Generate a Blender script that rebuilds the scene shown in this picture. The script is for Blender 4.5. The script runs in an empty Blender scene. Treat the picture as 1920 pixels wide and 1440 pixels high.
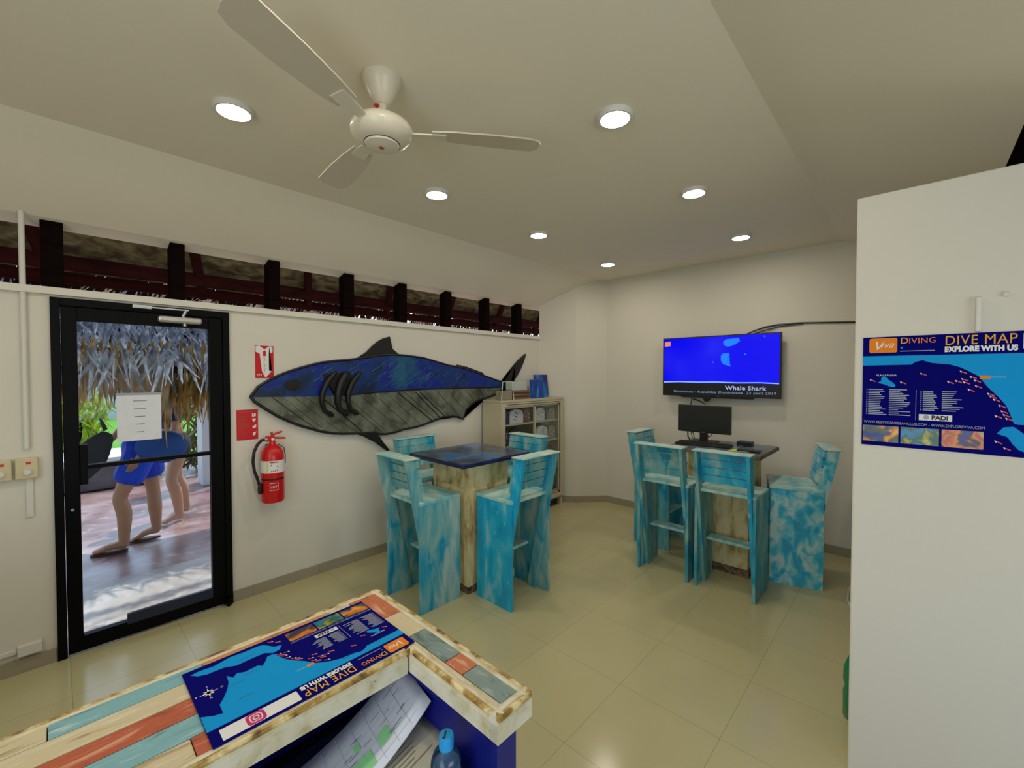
import bpy, bmesh, math, random
from mathutils import Vector, Matrix, noise
random.seed(7)
C = bpy.context.scene
COL = C.collection
PI = math.pi
R = math.radians

# ------------------------------------------------------------------ camera
cam_d = bpy.data.cameras.new('camera')
cam = bpy.data.objects.new('camera', cam_d); COL.objects.link(cam)
cam_d.sensor_width = 36; cam_d.sensor_fit = 'HORIZONTAL'
cam_d.lens = 36 * 805 / 1920
cam_d.clip_start = 0.02
AX, PITCH = R(43.2), R(-1.3)
h = Vector((math.cos(AX), math.sin(AX), 0)); rt = Vector((math.sin(AX), -math.cos(AX), 0)); up = Vector((0, 0, 1))
fw = h*math.cos(PITCH) + up*math.sin(PITCH); cu = up*math.cos(PITCH) - h*math.sin(PITCH)
m = Matrix((rt, cu, -fw)).transposed().to_4x4(); m.translation = (0, 0, 1.65)
cam.matrix_world = m
C.camera = cam

# ------------------------------------------------------------------ world, sun, daylight, exposure
w = bpy.data.worlds.new('sky'); C.world = w; w.use_nodes = True
nt = w.node_tree; nt.nodes.clear()
wo = nt.nodes.new('ShaderNodeOutputWorld'); bg = nt.nodes.new('ShaderNodeBackground'); sk = nt.nodes.new('ShaderNodeTexSky')
sk.sky_type = 'NISHITA'; sk.sun_disc = False; sk.sun_elevation = R(55); sk.sun_rotation = R(10)
nt.links.new(sk.outputs[0], bg.inputs[0]); bg.inputs[1].default_value = 0.30
nt.links.new(bg.outputs[0], wo.inputs[0])
sd = bpy.data.lights.new('sun', 'SUN'); sd.energy = 3.2; sd.angle = R(1); sd.color = (1, 0.95, 0.86)
sun = bpy.data.objects.new('sun', sd); COL.objects.link(sun)
sun.rotation_euler = Vector((-0.28, -0.16, -0.95)).to_track_quat('-Z', 'Y').to_euler()
DAY = 44.0      # power of the added fill lamps at the unseen back and side windows
ad = bpy.data.lights.new('back_window_fill', 'AREA'); ad.shape = 'RECTANGLE'; ad.size = 2.6; ad.size_y = 1.5; ad.energy = DAY; ad.color = (0.86, 0.93, 1.0)  # added lamp for daylight from behind, aimed upward to brighten the ceiling
ao = bpy.data.objects.new('back_window_fill', ad); COL.objects.link(ao)
ao.location = (-2.25, -0.3, 1.65); ao.rotation_euler = Vector((0.75, 0, 0.66)).to_track_quat('-Z', 'Z').to_euler()
ad2 = bpy.data.lights.new('added_side_fill', 'AREA'); ad2.shape = 'RECTANGLE'; ad2.size = 2.4; ad2.size_y = 1.2; ad2.energy = DAY*0.75; ad2.color = (0.86, 0.94, 1.0)  # added fill lamp, lifts the ceiling slopes and the fish wall
ao2 = bpy.data.objects.new('added_side_fill', ad2); COL.objects.link(ao2)
ao2.location = (0.2, -2.70, 1.40); ao2.rotation_euler = Vector((0.05, 0.85, 0.5)).to_track_quat('-Z', 'Z').to_euler()
LAMP = 96.0     # radiance of the ceiling downlights' diffusers
C.view_settings.view_transform = 'Standard'; C.view_settings.look = 'None'
C.view_settings.exposure = 0.12; C.view_settings.gamma = 1.0; C.view_settings.use_curve_mapping = False

# ------------------------------------------------------------------ materials
def mat(name, col, rough=0.5, metal=0.0, var=0.0, vscale=6.0, bump=0.0, emit=None, estr=0.0, spec=0.5, stretch=(1, 1, 1), trans=0.0):
    M = bpy.data.materials.new(name); M.use_nodes = True
    n = M.node_tree; b = n.nodes['Principled BSDF']
    b.inputs['Base Color'].default_value = (*col, 1); b.inputs['Roughness'].default_value = rough
    b.inputs['Metallic'].default_value = metal; b.inputs['Specular IOR Level'].default_value = spec
    if emit:
        b.inputs['Emission Color'].default_value = (*emit, 1); b.inputs['Emission Strength'].default_value = estr
    if trans: b.inputs['Transmission Weight'].default_value = trans
    if var or bump:
        tc = n.nodes.new('ShaderNodeTexCoord'); mp = n.nodes.new('ShaderNodeMapping'); mp.inputs['Scale'].default_value = stretch
        no = n.nodes.new('ShaderNodeTexNoise'); no.inputs['Scale'].default_value = vscale; no.inputs['Detail'].default_value = 5
        n.links.new(tc.outputs['Object'], mp.inputs[0]); n.links.new(mp.outputs[0], no.inputs['Vector'])
        if var:
            cr = n.nodes.new('ShaderNodeValToRGB')
            cr.color_ramp.elements[0].position = 0.3; cr.color_ramp.elements[1].position = 0.7
            cr.color_ramp.elements[0].color = (*[max(0, c*(1-var)) for c in col], 1)
            cr.color_ramp.elements[1].color = (*[min(1, c*(1+var)) for c in col], 1)
            n.links.new(no.outputs[0], cr.inputs[0]); n.links.new(cr.outputs[0], b.inputs['Base Color'])
        if bump:
            bp = n.nodes.new('ShaderNodeBump'); bp.inputs['Strength'].default_value = bump; bp.inputs['Distance'].default_value = 0.01
            n.links.new(no.outputs[0], bp.inputs['Height']); n.links.new(bp.outputs[0], b.inputs['Normal'])
    return M

def paint_mat(name, stops, scale=(5, 5, 2.2), nscale=2.2, rough=0.45, streak=None, srange=(0.6, 0.7), detail=3, bump=0.15, distort=0.6):
    """layered hand-painted wood: stops = [(pos, colour)...] over a stretched noise, with a second noise of strokes"""
    M = bpy.data.materials.new(name); M.use_nodes = True
    n = M.node_tree; L = n.links.new; b = n.nodes['Principled BSDF']; b.inputs['Roughness'].default_value = rough
    tc = n.nodes.new('ShaderNodeTexCoord'); oi = n.nodes.new('ShaderNodeObjectInfo')
    ad_ = n.nodes.new('ShaderNodeVectorMath'); ad_.operation = 'MULTIPLY_ADD'
    cmb = n.nodes.new('ShaderNodeCombineXYZ')
    for i in range(3): L(oi.outputs['Random'], cmb.inputs[i])
    ad_.inputs[1].default_value = (17, 29, 23)
    L(cmb.outputs[0], ad_.inputs[0]); L(tc.outputs['Object'], ad_.inputs[2])
    mp = n.nodes.new('ShaderNodeMapping'); mp.inputs['Scale'].default_value = scale; L(ad_.outputs[0], mp.inputs[0])
    no = n.nodes.new('ShaderNodeTexNoise'); no.inputs['Scale'].default_value = nscale; no.inputs['Detail'].default_value = detail; no.inputs['Distortion'].default_value = distort
    L(mp.outputs[0], no.inputs['Vector'])
    cr = n.nodes.new('ShaderNodeValToRGB'); e = cr.color_ramp.elements
    while len(e) < len(stops): e.new(0.5)
    for k, (p, c) in enumerate(stops): e[k].position = p; e[k].color = (*c, 1)
    L(no.outputs[0], cr.inputs[0]); out = cr.outputs[0]
    if streak:
        n2 = n.nodes.new('ShaderNodeTexNoise'); n2.inputs['Scale'].default_value = nscale*3.1; n2.inputs['Detail'].default_value = 6; n2.inputs['Roughness'].default_value = 0.65
        L(mp.outputs[0], n2.inputs['Vector'])
        mr = n.nodes.new('ShaderNodeMapRange'); mr.inputs['From Min'].default_value = srange[0]; mr.inputs['From Max'].default_value = srange[1]
        L(n2.outputs[0], mr.inputs[0])
        mx = n.nodes.new('ShaderNodeMix'); mx.data_type = 'RGBA'; L(mr.outputs[0], mx.inputs[0]); L(out, mx.inputs[6]); mx.inputs[7].default_value = (*streak, 1)
        out = mx.outputs[2]
        bp = n.nodes.new('ShaderNodeBump'); bp.inputs['Strength'].default_value = bump; bp.inputs['Distance'].default_value = 0.004
        L(n2.outputs[0], bp.inputs['Height']); L(bp.outputs[0], b.inputs['Normal'])
    L(out, b.inputs['Base Color'])
    return M

def glass_mat(name, tint=(0.92, 0.97, 0.97), refl=0.08):
    M = bpy.data.materials.new(name); M.use_nodes = True; n = M.node_tree; n.nodes.clear()
    o = n.nodes.new('ShaderNodeOutputMaterial'); t = n.nodes.new('ShaderNodeBsdfTransparent'); g = n.nodes.new('ShaderNodeBsdfGlossy')
    t.inputs[0].default_value = (*tint, 1); g.inputs['Roughness'].default_value = 0.03
    lw = n.nodes.new('ShaderNodeLayerWeight'); lw.inputs[0].default_value = 0.25
    mm = n.nodes.new('ShaderNodeMath'); mm.operation = 'MULTIPLY'; mm.inputs[1].default_value = refl*3
    n.links.new(lw.outputs['Fresnel'], mm.inputs[0])
    mx = n.nodes.new('ShaderNodeMixShader'); n.links.new(mm.outputs[0], mx.inputs[0]); n.links.new(t.outputs[0], mx.inputs[1]); n.links.new(g.outputs[0], mx.inputs[2])
    n.links.new(mx.outputs[0], o.inputs[0]); return M

def leaf_mat(name, a, b_, c):
    M = paint_mat(name, [(0.3, a), (0.5, b_), (0.7, c)], scale=(6, 6, 3), nscale=2.5, rough=0.6)
    n = M.node_tree; bs = n.nodes['Principled BSDF']; o = n.nodes['Material Output']
    tl = n.nodes.new('ShaderNodeBsdfTranslucent'); mx = n.nodes.new('ShaderNodeMixShader'); mx.inputs[0].default_value = 0.4
    for l in list(bs.inputs['Base Color'].links): n.links.new(l.from_socket, tl.inputs[0])
    n.links.new(bs.outputs[0], mx.inputs[1]); n.links.new(tl.outputs[0], mx.inputs[2]); n.links.new(mx.outputs[0], o.inputs[0])
    return M

def tile_mat():
    M = bpy.data.materials.new('polished_tile'); M.use_nodes = True; n = M.node_tree; L = n.links.new; b = n.nodes['Principled BSDF']
    tc = n.nodes.new('ShaderNodeTexCoord'); mp = n.nodes.new('ShaderNodeMapping'); mp.inputs['Location'].default_value = (-0.035, -0.12, 0)
    br = n.nodes.new('ShaderNodeTexBrick'); br.offset = 0.0; br.inputs['Scale'].default_value = 1; br.inputs['Brick Width'].default_value = 0.5; br.inputs['Row Height'].default_value = 0.5
    br.inputs['Mortar Size'].default_value = 0.0016; br.inputs['Mortar Smooth'].default_value = 0.3
    br.inputs['Color1'].default_value = (0.55, 0.50, 0.275, 1); br.inputs['Color2'].default_value = (0.535, 0.487, 0.265, 1); br.inputs['Mortar'].default_value = (0.36, 0.32, 0.19, 1)
    L(tc.outputs['Object'], mp.inputs[0]); L(mp.outputs[0], br.inputs['Vector'])
    no = n.nodes.new('ShaderNodeTexNoise'); no.inputs['Scale'].default_value = 1.7; no.inputs['Detail'].default_value = 6; L(tc.outputs['Object'], no.inputs['Vector'])
    mx = n.nodes.new('ShaderNodeMix'); mx.data_type = 'RGBA'; mx.blend_type = 'MULTIPLY'; mx.inputs[0].default_value = 0.35
    cr = n.nodes.new('ShaderNodeValToRGB'); cr.color_ramp.elements[0].position = 0.35; cr.color_ramp.elements[1].position = 0.65
    cr.color_ramp.elements[0].color = (0.86, 0.86, 0.84, 1); L(no.outputs[0], cr.inputs[0])
    L(br.outputs['Color'], mx.inputs[6]); L(cr.outputs[0], mx.inputs[7]); L(mx.outputs[2], b.inputs['Base Color'])
    b.inputs['Roughness'].default_value = 0.16
    mr = n.nodes.new('ShaderNodeMapRange'); mr.inputs['To Min'].default_value = 0.13; mr.inputs['To Max'].default_value = 0.24; L(no.outputs[0], mr.inputs[0]); L(mr.outputs[0], b.inputs['Roughness'])
    return M

WALL = mat('wall_paint', (0.74, 0.70, 0.60), 0.75, var=0.02, vscale=1.2, bump=0.04)
CEIL = mat('ceiling_paint', (0.86, 0.79, 0.63), 0.8, var=0.02, vscale=0.8)
TRIM = mat('ledge_paint', (0.78, 0.74, 0.64), 0.55)
BASEB = mat('baseboard_tile', (0.36, 0.32, 0.225), 0.35, var=0.05, vscale=2)
FLOOR = tile_mat()
WOODD = mat('dark_rafter_wood', (0.006, 0.0025, 0.002), 0.85, spec=0.05, var=0.5, vscale=8, stretch=(1, 4, 4), bump=0.3)
WOODR = mat('red_brown_batten_wood', (0.036, 0.005, 0.003), 0.8, spec=0.1, var=0.4, vscale=5, stretch=(1, 4, 4), bump=0.3)
REED = paint_mat('reed_mat', [(0.35, (0.07, 0.04, 0.014)), (0.5, (0.17, 0.12, 0.045)), (0.65, (0.28, 0.21, 0.09))], scale=(3, 6, 6), nscale=3, rough=0.8, streak=(0.12, 0.07, 0.03))
LEAFG = leaf_mat('weathered_skylit_palm_leaf', (0.10, 0.105, 0.12), (0.30, 0.31, 0.36), (0.52, 0.53, 0.58))  # weathered grey, with the sky's bluish light put into the tone
LEAFY = leaf_mat('golden_palm_leaf', (0.14, 0.06, 0.012), (0.42, 0.22, 0.04), (0.68, 0.46, 0.16))
LEAFB = mat('shade_brown_palm_strand', (0.035, 0.012, 0.006), 0.8, spec=0.1)  # dark colour carries the shade of the leaf undersides
LEAFS = leaf_mat('sun_pale_palm_strand', (0.70, 0.50, 0.36), (0.85, 0.70, 0.55), (0.9, 0.84, 0.72))  # pale pinkish colour carries the sunlight on the strands
BLACK = mat('black_metal', (0.001, 0.001, 0.0015), 0.5, spec=0.12)
BLACKP = mat('black_plastic', (0.008, 0.008, 0.009), 0.4)
NAVYM = mat('navy_kick_plate', (0.008, 0.014, 0.045), 0.3)
CHROME = mat('brushed_silver', (0.55, 0.54, 0.50), 0.35, 0.8)
WHITEP = mat('white_plastic', (0.72, 0.70, 0.63), 0.4)
CREAM = mat('cream_plastic', (0.66, 0.56, 0.33), 0.4)
FAN = mat('fan_enamel', (0.72, 0.66, 0.52), 0.3)
BLADE = mat('fan_blade_enamel', (0.60, 0.53, 0.41), 0.4)
RED = mat('red_enamel', (0.62, 0.006, 0.008), 0.28)
REDS = mat('red_sign_plastic', (0.62, 0.006, 0.012), 0.35)
REDD = mat('dark_red_print', (0.42, 0.08, 0.05), 0.5)
WHITE = mat('white_print', (0.82, 0.81, 0.78), 0.5)
GREYP = mat('grey_print', (0.35, 0.38, 0.45), 0.5)
PAPER = mat('paper', (0.78, 0.79, 0.83), 0.7, var=0.03, vscale=20)
BEIGEP = mat('beige_paper', (0.62, 0.57, 0.43), 0.7, var=0.04, vscale=20)
INK = mat('grey_ink', (0.16, 0.17, 0.22), 0.6)
BLACKI = mat('black_ink', (0.02, 0.02, 0.03), 0.6)
GREENI = mat('green_highlighter', (0.35, 0.85, 0.35), 0.6)
GLASS = glass_mat('door_glass')
ACRYL = glass_mat('clear_acrylic', (0.93, 0.96, 0.95), 0.05)
AQUA = paint_mat('aqua_brushed_paint', [(0.30, (0.01, 0.22, 0.34)), (0.40, (0.02, 0.34, 0.50)), (0.48, (0.11, 0.39, 0.44)), (0.58, (0.22, 0.45, 0.44)), (0.70, (0.42, 0.56, 0.50))], scale=(6, 6, 2.0), nscale=1.7, streak=(0.30, 0.50, 0.52), srange=(0.60, 0.74), rough=0.42, detail=2.5, distort=0.8)
AQUAP = paint_mat('pale_aqua_seat_paint', [(0.35, (0.16, 0.50, 0.54)), (0.48, (0.34, 0.62, 0.60)), (0.62, (0.55, 0.72, 0.64))], scale=(4, 4, 4), nscale=2.2, streak=(0.66, 0.70, 0.50), srange=(0.6, 0.7), rough=0.4)
AQUAB = paint_mat('aqua_blotched_paint', [(0.36, (0.02, 0.34, 0.52)), (0.46, (0.04, 0.47, 0.68)), (0.53, (0.20, 0.56, 0.62)), (0.62, (0.45, 0.66, 0.66))], scale=(6, 6, 4.5), nscale=2.0, streak=(0.45, 0.62, 0.62), srange=(0.64, 0.80), rough=0.42, detail=2)
AQUAV = paint_mat('vivid_aqua_paint', [(0.32, (0.01, 0.30, 0.55)), (0.48, (0.0, 0.42, 0.70)), (0.60, (0.05, 0.50, 0.70)), (0.70, (0.30, 0.56, 0.66))], scale=(6, 6, 2.5), nscale=1.5, streak=(0.42, 0.56, 0.74), srange=(0.62, 0.72), rough=0.42, detail=3)
EDGE = paint_mat('pale_edge_paint', [(0.4, (0.30, 0.58, 0.58)), (0.6, (0.62, 0.68, 0.52))], scale=(6, 6, 6), nscale=2, rough=0.5)
RAWW = paint_mat('weathered_pallet_wood', [(0.28, (0.28, 0.17, 0.05)), (0.38, (0.52, 0.38, 0.15)), (0.50, (0.70, 0.57, 0.28)), (0.7, (0.78, 0.68, 0.40))], scale=(5, 5, 2), nscale=2.6, streak=(0.46, 0.31, 0.12), srange=(0.60, 0.70), rough=0.65, detail=4)
RAWD = paint_mat('dark_pallet_base_wood', [(0.35, (0.05, 0.03, 0.015)), (0.6, (0.24, 0.15, 0.08))], scale=(6, 6, 6), nscale=3, rough=0.6)
TBLUE = paint_mat('blue_varnished_tabletop', [(0.30, (0.10, 0.05, 0.04)), (0.40, (0.03, 0.05, 0.11)), (0.50, (0.07, 0.12, 0.19)), (0.60, (0.0, 0.13, 0.50)), (0.68, (0.16, 0.16, 0.16))], scale=(3, 3, 3), nscale=1.3, rough=0.16, detail=3)
TEDGE = mat('dark_blue_table_edge', (0.012, 0.014, 0.07), 0.3, var=0.5, vscale=6)
TGREY = paint_mat('grey_green_tabletop', [(0.35, (0.05, 0.06, 0.06)), (0.5, (0.13, 0.15, 0.13)), (0.6, (0.06, 0.19, 0.24)), (0.7, (0.25, 0.24, 0.19))], scale=(2, 5, 3), nscale=1.6, rough=0.3, detail=4)
CAB = mat('cabinet_beige_enamel', (0.56, 0.50, 0.335), 0.45)
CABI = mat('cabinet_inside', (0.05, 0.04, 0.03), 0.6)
MOULD = paint_mat('distressed_cream_moulding', [(0.30, (0.50, 0.40, 0.20)), (0.42, (0.64, 0.57, 0.38)), (0.6, (0.74, 0.69, 0.52))], scale=(5, 5, 5), nscale=4, streak=(0.24, 0.15, 0.05), srange=(0.66, 0.70), rough=0.45, detail=6)
MOULDE = paint_mat('gilt_worn_moulding', [(0.34, (0.12, 0.055, 0.01)), (0.47, (0.45, 0.28, 0.06)), (0.62, (0.80, 0.66, 0.34))], scale=(5, 5, 5), nscale=5, streak=(0.20, 0.11, 0.02), srange=(0.62, 0.70), rough=0.35, detail=6)
def plank(name, base, worn, dark, sc): return paint_mat(name, [(0.3, dark), (0.42, base), (0.58, base), (0.72, worn)], scale=sc, nscale=4, streak=worn, srange=(0.60, 0.70), rough=0.45, detail=6, bump=0.25)
SX, SY = (2, 14, 6), (10, 3, 6)
P_CREAM = plank('worn_cream_plank', (0.66, 0.57, 0.36), (0.80, 0.74, 0.56), (0.38, 0.27, 0.12), SX)
P_RED = plank('worn_red_plank', (0.50, 0.11, 0.045), (0.72, 0.36, 0.22), (0.28, 0.05, 0.02), SX)
P_BLUE = plank('worn_blue_plank', (0.22, 0.46, 0.50), (0.55, 0.68, 0.64), (0.12, 0.22, 0.24), SX)
P_PINK = plank('worn_pink_plank', (0.62, 0.34, 0.22), (0.76, 0.60, 0.44), (0.40, 0.16, 0.09), SX)
P_ORANGE = plank('worn_orange_plank', (0.62, 0.26, 0.08), (0.74, 0.50, 0.26), (0.36, 0.13, 0.03), SX)
P_GREY = plank('worn_grey_teal_plank', (0.20, 0.29, 0.27), (0.36, 0.42, 0.38), (0.09, 0.13, 0.12), SY)
P_CREAMY = plank('worn_cream_cross_plank', (0.66, 0.57, 0.36), (0.80, 0.74, 0.56), (0.38, 0.27, 0.12), SY)
P_REDY = plank('worn_red_cross_plank', (0.56, 0.16, 0.06), (0.74, 0.44, 0.26), (0.30, 0.07, 0.02), SY)
NAVY = mat('royal_blue_paint', (0.006, 0.008, 0.17), 0.4)
POSTN = mat('poster_navy', (0.001, 0.001, 0.15), 0.6, spec=0.04)
POSTL = mat('poster_light_blue', (0.0, 0.32, 0.74), 0.5, spec=0.12)
POSTO = mat('poster_orange', (0.85, 0.24, 0.01), 0.5, spec=0.15)
POSTG = mat('poster_gold', (0.85, 0.42, 0.03), 0.5, spec=0.15)
POSTR = mat('poster_red', (0.70, 0.10, 0.09), 0.5, spec=0.15)
TVSCR = mat('lit_blue_screen', (0, 0, 0.02), 0.15, emit=(0.0, 0.0, 0.80), estr=1.0)
TVL = mat('lit_light_blue_patch', (0, 0, 0.02), 0.15, emit=(0.01, 0.20, 0.92), estr=1.0)
TVW = mat('lit_foam_line', (0, 0, 0.02), 0.15, emit=(0.25, 0.48, 0.92), estr=1.0)
TVT = mat('lit_caption', (0, 0, 0.02), 0.15, emit=(0.40, 0.46, 0.75), estr=1.0)
TVT2 = mat('lit_small_caption', (0, 0, 0.02), 0.15, emit=(0.14, 0.20, 0.34), estr=1.0)
TVO = mat('lit_orange_logo', (0, 0, 0.02), 0.15, emit=(0.75, 0.25, 0.08), estr=1.0)
SCREEN = mat('dark_screen', (0.02, 0.022, 0.02), 0.18)
LAMPM = mat('lamp_diffuser', (0.9, 0.9, 0.9), 0.5, emit=(1.0, 0.91, 0.77), estr=LAMP)
FBLUE = paint_mat('fish_blue_planks', [(0.34, (0.003, 0.014, 0.05)), (0.45, (0.004, 0.035, 0.17)), (0.53, (0.002, 0.012, 0.24)), (0.62, (0.005, 0.06, 0.18)), (0.72, (0.012, 0.10, 0.20))], scale=(2.2, 3, 2.2), nscale=1.5, rough=0.4, detail=4)
FGREY = paint_mat('fish_grey_planks', [(0.32, (0.05, 0.052, 0.036)), (0.5, (0.12, 0.13, 0.09)), (0.68, (0.19, 0.21, 0.155))], scale=(3, 3, 3), nscale=2.2, streak=(0.24, 0.26, 0.21), srange=(0.62, 0.7), rough=0.5, detail=4)
FBLACK = mat('fish_black_iron', (0.006, 0.005, 0.004), 0.45, var=0.4, vscale=10)
SKIN = mat('tanned_skin', (0.46, 0.23, 0.13), 0.5, var=0.06, vscale=6)
SKIN2 = mat('light_skin', (0.58, 0.33, 0.21), 0.5, var=0.06, vscale=6)
SHORTS = mat('blue_swim_shorts', (0.0, 0.05, 0.62), 0.6, var=0.15, vscale=9)
SHIRT = mat('pale_beige_shirt', (0.62, 0.55, 0.46), 0.8, var=0.06, vscale=8)
NAVYC = mat('navy_cloth', (0.012, 0.035, 0.15), 0.8, var=0.2, vscale=7)
OLIVE = mat('dark_olive_cloth', (0.05, 0.042, 0.025), 0.8, var=0.2, vscale=7)
HAIR = mat('dark_hair', (0.02, 0.012, 0.008), 0.6)
BAGB = mat('blue_bag_cloth', (0.01, 0.07, 0.33), 0.7, var=0.25, vscale=6)
BAGD = mat('charcoal_bag_cloth', (0.035, 0.04, 0.045), 0.7, var=0.2, vscale=6)
SANDAL = mat('brown_sandal', (0.05, 0.022, 0.012), 0.6)
PAVE = paint_mat('stamped_red_concrete', [(0.32, (0.12, 0.06, 0.055)), (0.45, (0.26, 0.13, 0.12)), (0.58, (0.36, 0.22, 0.20)), (0.72, (0.42, 0.33, 0.32))], scale=(1, 1, 1), nscale=2.2, streak=(0.44, 0.36, 0.33), srange=(0.55, 0.72), rough=0.3, detail=6, bump=0.6)
SILL = paint_mat('pale_stamped_step', [(0.35, (0.36, 0.29, 0.26)), (0.5, (0.46, 0.39, 0.35)), (0.65, (0.52, 0.46, 0.43))], scale=(1, 1, 1), nscale=2.5, streak=(0.58, 0.50, 0.47), srange=(0.55, 0.7), rough=0.4, detail=5, bump=0.4)
GRASS = mat('lawn_grass', (0.12, 0.36, 0.03), 0.9, var=0.4, vscale=30)
STONE = mat('grey_planter_stone', (0.14, 0.12, 0.12), 0.7, var=0.3, vscale=4)
WHITEO = mat('white_outdoor_plaster', (0.75, 0.74, 0.72), 0.8)
SHRUB = leaf_mat('yellow_green_shrub_leaf', (0.05, 0.10, 0.01), (0.30, 0.40, 0.02), (0.70, 0.68, 0.04))  # leaf tones mixed at random from green to yellow
SHRUBB = leaf_mat('dry_shrub_leaf', (0.05, 0.04, 0.02), (0.16, 0.12, 0.05), (0.20, 0.26, 0.06))
CAPB = mat('blue_bottle_cap', (0.02, 0.33, 0.72), 0.35)
GREENB = mat('green_bottle_plastic', (0.0, 0.22, 0.07), 0.15, spec=0.7)
ORANGE = mat('orange_cap', (0.75, 0.22, 0.05), 0.4)
YELLOW = mat('yellow_paper', (0.70, 0.72, 0.02), 0.6)

# ------------------------------------------------------------------ mesh helpers
class MB:
    def __init__(s): s.b = bmesh.new(); s.smooth = False
    def box(s, x0, x1, y0, y1, z0, z1, M=None):
        v = [s.b.verts.new(p) for p in [(x0, y0, z0), (x1, y0, z0), (x1, y1, z0), (x0, y1, z0), (x0, y0, z1), (x1, y0, z1), (x1, y1, z1), (x0, y1, z1)]]
        if M:
            for q in v: q.co = M @ q.co
        for f in [(0, 3, 2, 1), (4, 5, 6, 7), (0, 1, 5, 4), (1, 2, 6, 5), (2, 3, 7, 6), (3, 0, 4, 7)]: s.b.faces.new([v[i] for i in f])
        return s
    def prism(s, pts, d0, d1, f):
        """extrude a 2D outline between depths d0 and d1; f(u, v, d) -> point"""
        a = [s.b.verts.new(f(u, v, d0)) for u, v in pts]; c = [s.b.verts.new(f(u, v, d1)) for u, v in pts]; n = len(pts)
        for k in range(n): s.b.faces.new([a[k], a[(k+1) % n], c[(k+1) % n], c[k]])
        fa = s.b.faces.new(a); fc = s.b.faces.new(c)
        bmesh.ops.triangulate(s.b, faces=[fa, fc], ngon_method='EAR_CLIP')
        return s
    def quad(s, a, b, c, d): s.b.faces.new([s.b.verts.new(p) for p in (a, b, c, d)]); return s
    def tri(s, a, b, c): s.b.faces.new([s.b.verts.new(p) for p in (a, b, c)]); return s
    def tube(s, pts, r, n=10, cap=True):
        P = [Vector(p) for p in pts]; rr = r if isinstance(r, (list, tuple)) else [r]*len(P)
        rings = []; ref = None
        for i, p in enumerate(P):
            t = (P[min(i+1, len(P)-1)] - P[max(i-1, 0)]).normalized()
            if ref is None: ref = t.orthogonal().normalized()
            a = (ref - t*ref.dot(t)).normalized(); ref = a; b = t.cross(a)
            rings.append([s.b.verts.new(p + (a*math.cos(k*2*PI/n) + b*math.sin(k*2*PI/n))*rr[i]) for k in range(n)])
        for q, w_ in zip(rings, rings[1:]):
            for k in range(n): s.b.faces.new([q[k], q[(k+1) % n], w_[(k+1) % n], w_[k]])
        if cap: s.b.faces.new(rings[0][::-1]); s.b.faces.new(rings[-1])
        s.smooth = True; return s
    def lathe(s, prof, n=32, c=(0, 0, 0), cap=True):
        rings = [[s.b.verts.new((c[0]+r*math.cos(k*2*PI/n), c[1]+r*math.sin(k*2*PI/n), c[2]+z)) for k in range(n)] for r, z in prof]
        for q, w_ in zip(rings, rings[1:]):
            for k in range(n): s.b.faces.new([q[k], q[(k+1) % n], w_[(k+1) % n], w_[k]])
        if cap: s.b.faces.new(rings[0][::-1]); s.b.faces.new(rings[-1])
        s.smooth = True; return s
    def ball(s, c, r, sc=(1, 1, 1), n=16):
        g = bmesh.ops.create_uvsphere(s.b, u_segments=n, v_segments=max(6, n//2), radius=r)
        for v in g['verts']: v.co = Vector((v.co.x*sc[0]+c[0], v.co.y*sc[1]+c[1], v.co.z*sc[2]+c[2]))
        s.smooth = True; return s
    def build(s, name, material, parent=None, bevel=0.0, loc=None):
        bmesh.ops.recalc_face_normals(s.b, faces=s.b.faces[:])
        me = bpy.data.meshes.new(name); s.b.to_mesh(me); s.b.free(); me.materials.append(material)
        if s.smooth:
            for p in me.polygons: p.use_smooth = True
            try: me.set_sharp_from_angle(angle=R(40))
            except Exception: pass
        o = bpy.data.objects.new(name, me); COL.objects.link(o)
        if parent: o.parent = parent
        if loc: o.location = loc
        if bevel:
            bv = o.modifiers.new('bevel', 'BEVEL'); bv.width = bevel; bv.segments = 2; bv.limit_method = 'ANGLE'; bv.angle_limit = R(50)
        return o

def tag(o, label, cat, group=None, kind=None):
    if label: o['label'] = label
    if cat: o['category'] = cat
    if group: o['group'] = group
    if kind: o['kind'] = kind
    return o
def thing(name, label, cat, loc=(0, 0, 0), rz=0.0, group=None, kind=None):
    o = bpy.data.objects.new(name, None); COL.objects.link(o); o.location = loc; o.rotation_euler = (0, 0, rz); o.empty_display_size = 0.1
    return tag(o, label, cat, group, kind)
def struct(o, label=None, cat=None):
    o['kind'] = 'structure'
    return tag(o, label, cat)
def kids(o): return [c for c in bpy.data.objects if c.parent == o]
def copy_tree(o, parent=None):
    c = o.copy(); COL.objects.link(c); c.parent = parent
    for ch in kids(o): copy_tree(ch, c)
    return c
def at_origin(o):
    """put a single-mesh thing's origin at the base of its mesh"""
    vs = [v.co for v in o.data.vertices]; c = Vector(((min(v.x for v in vs)+max(v.x for v in vs))/2, (min(v.y for v in vs)+max(v.y for v in vs))/2, min(v.z for v in vs)))
    o.data.transform(Matrix.Translation(-c)); o.location = o.location + c; return o
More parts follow.
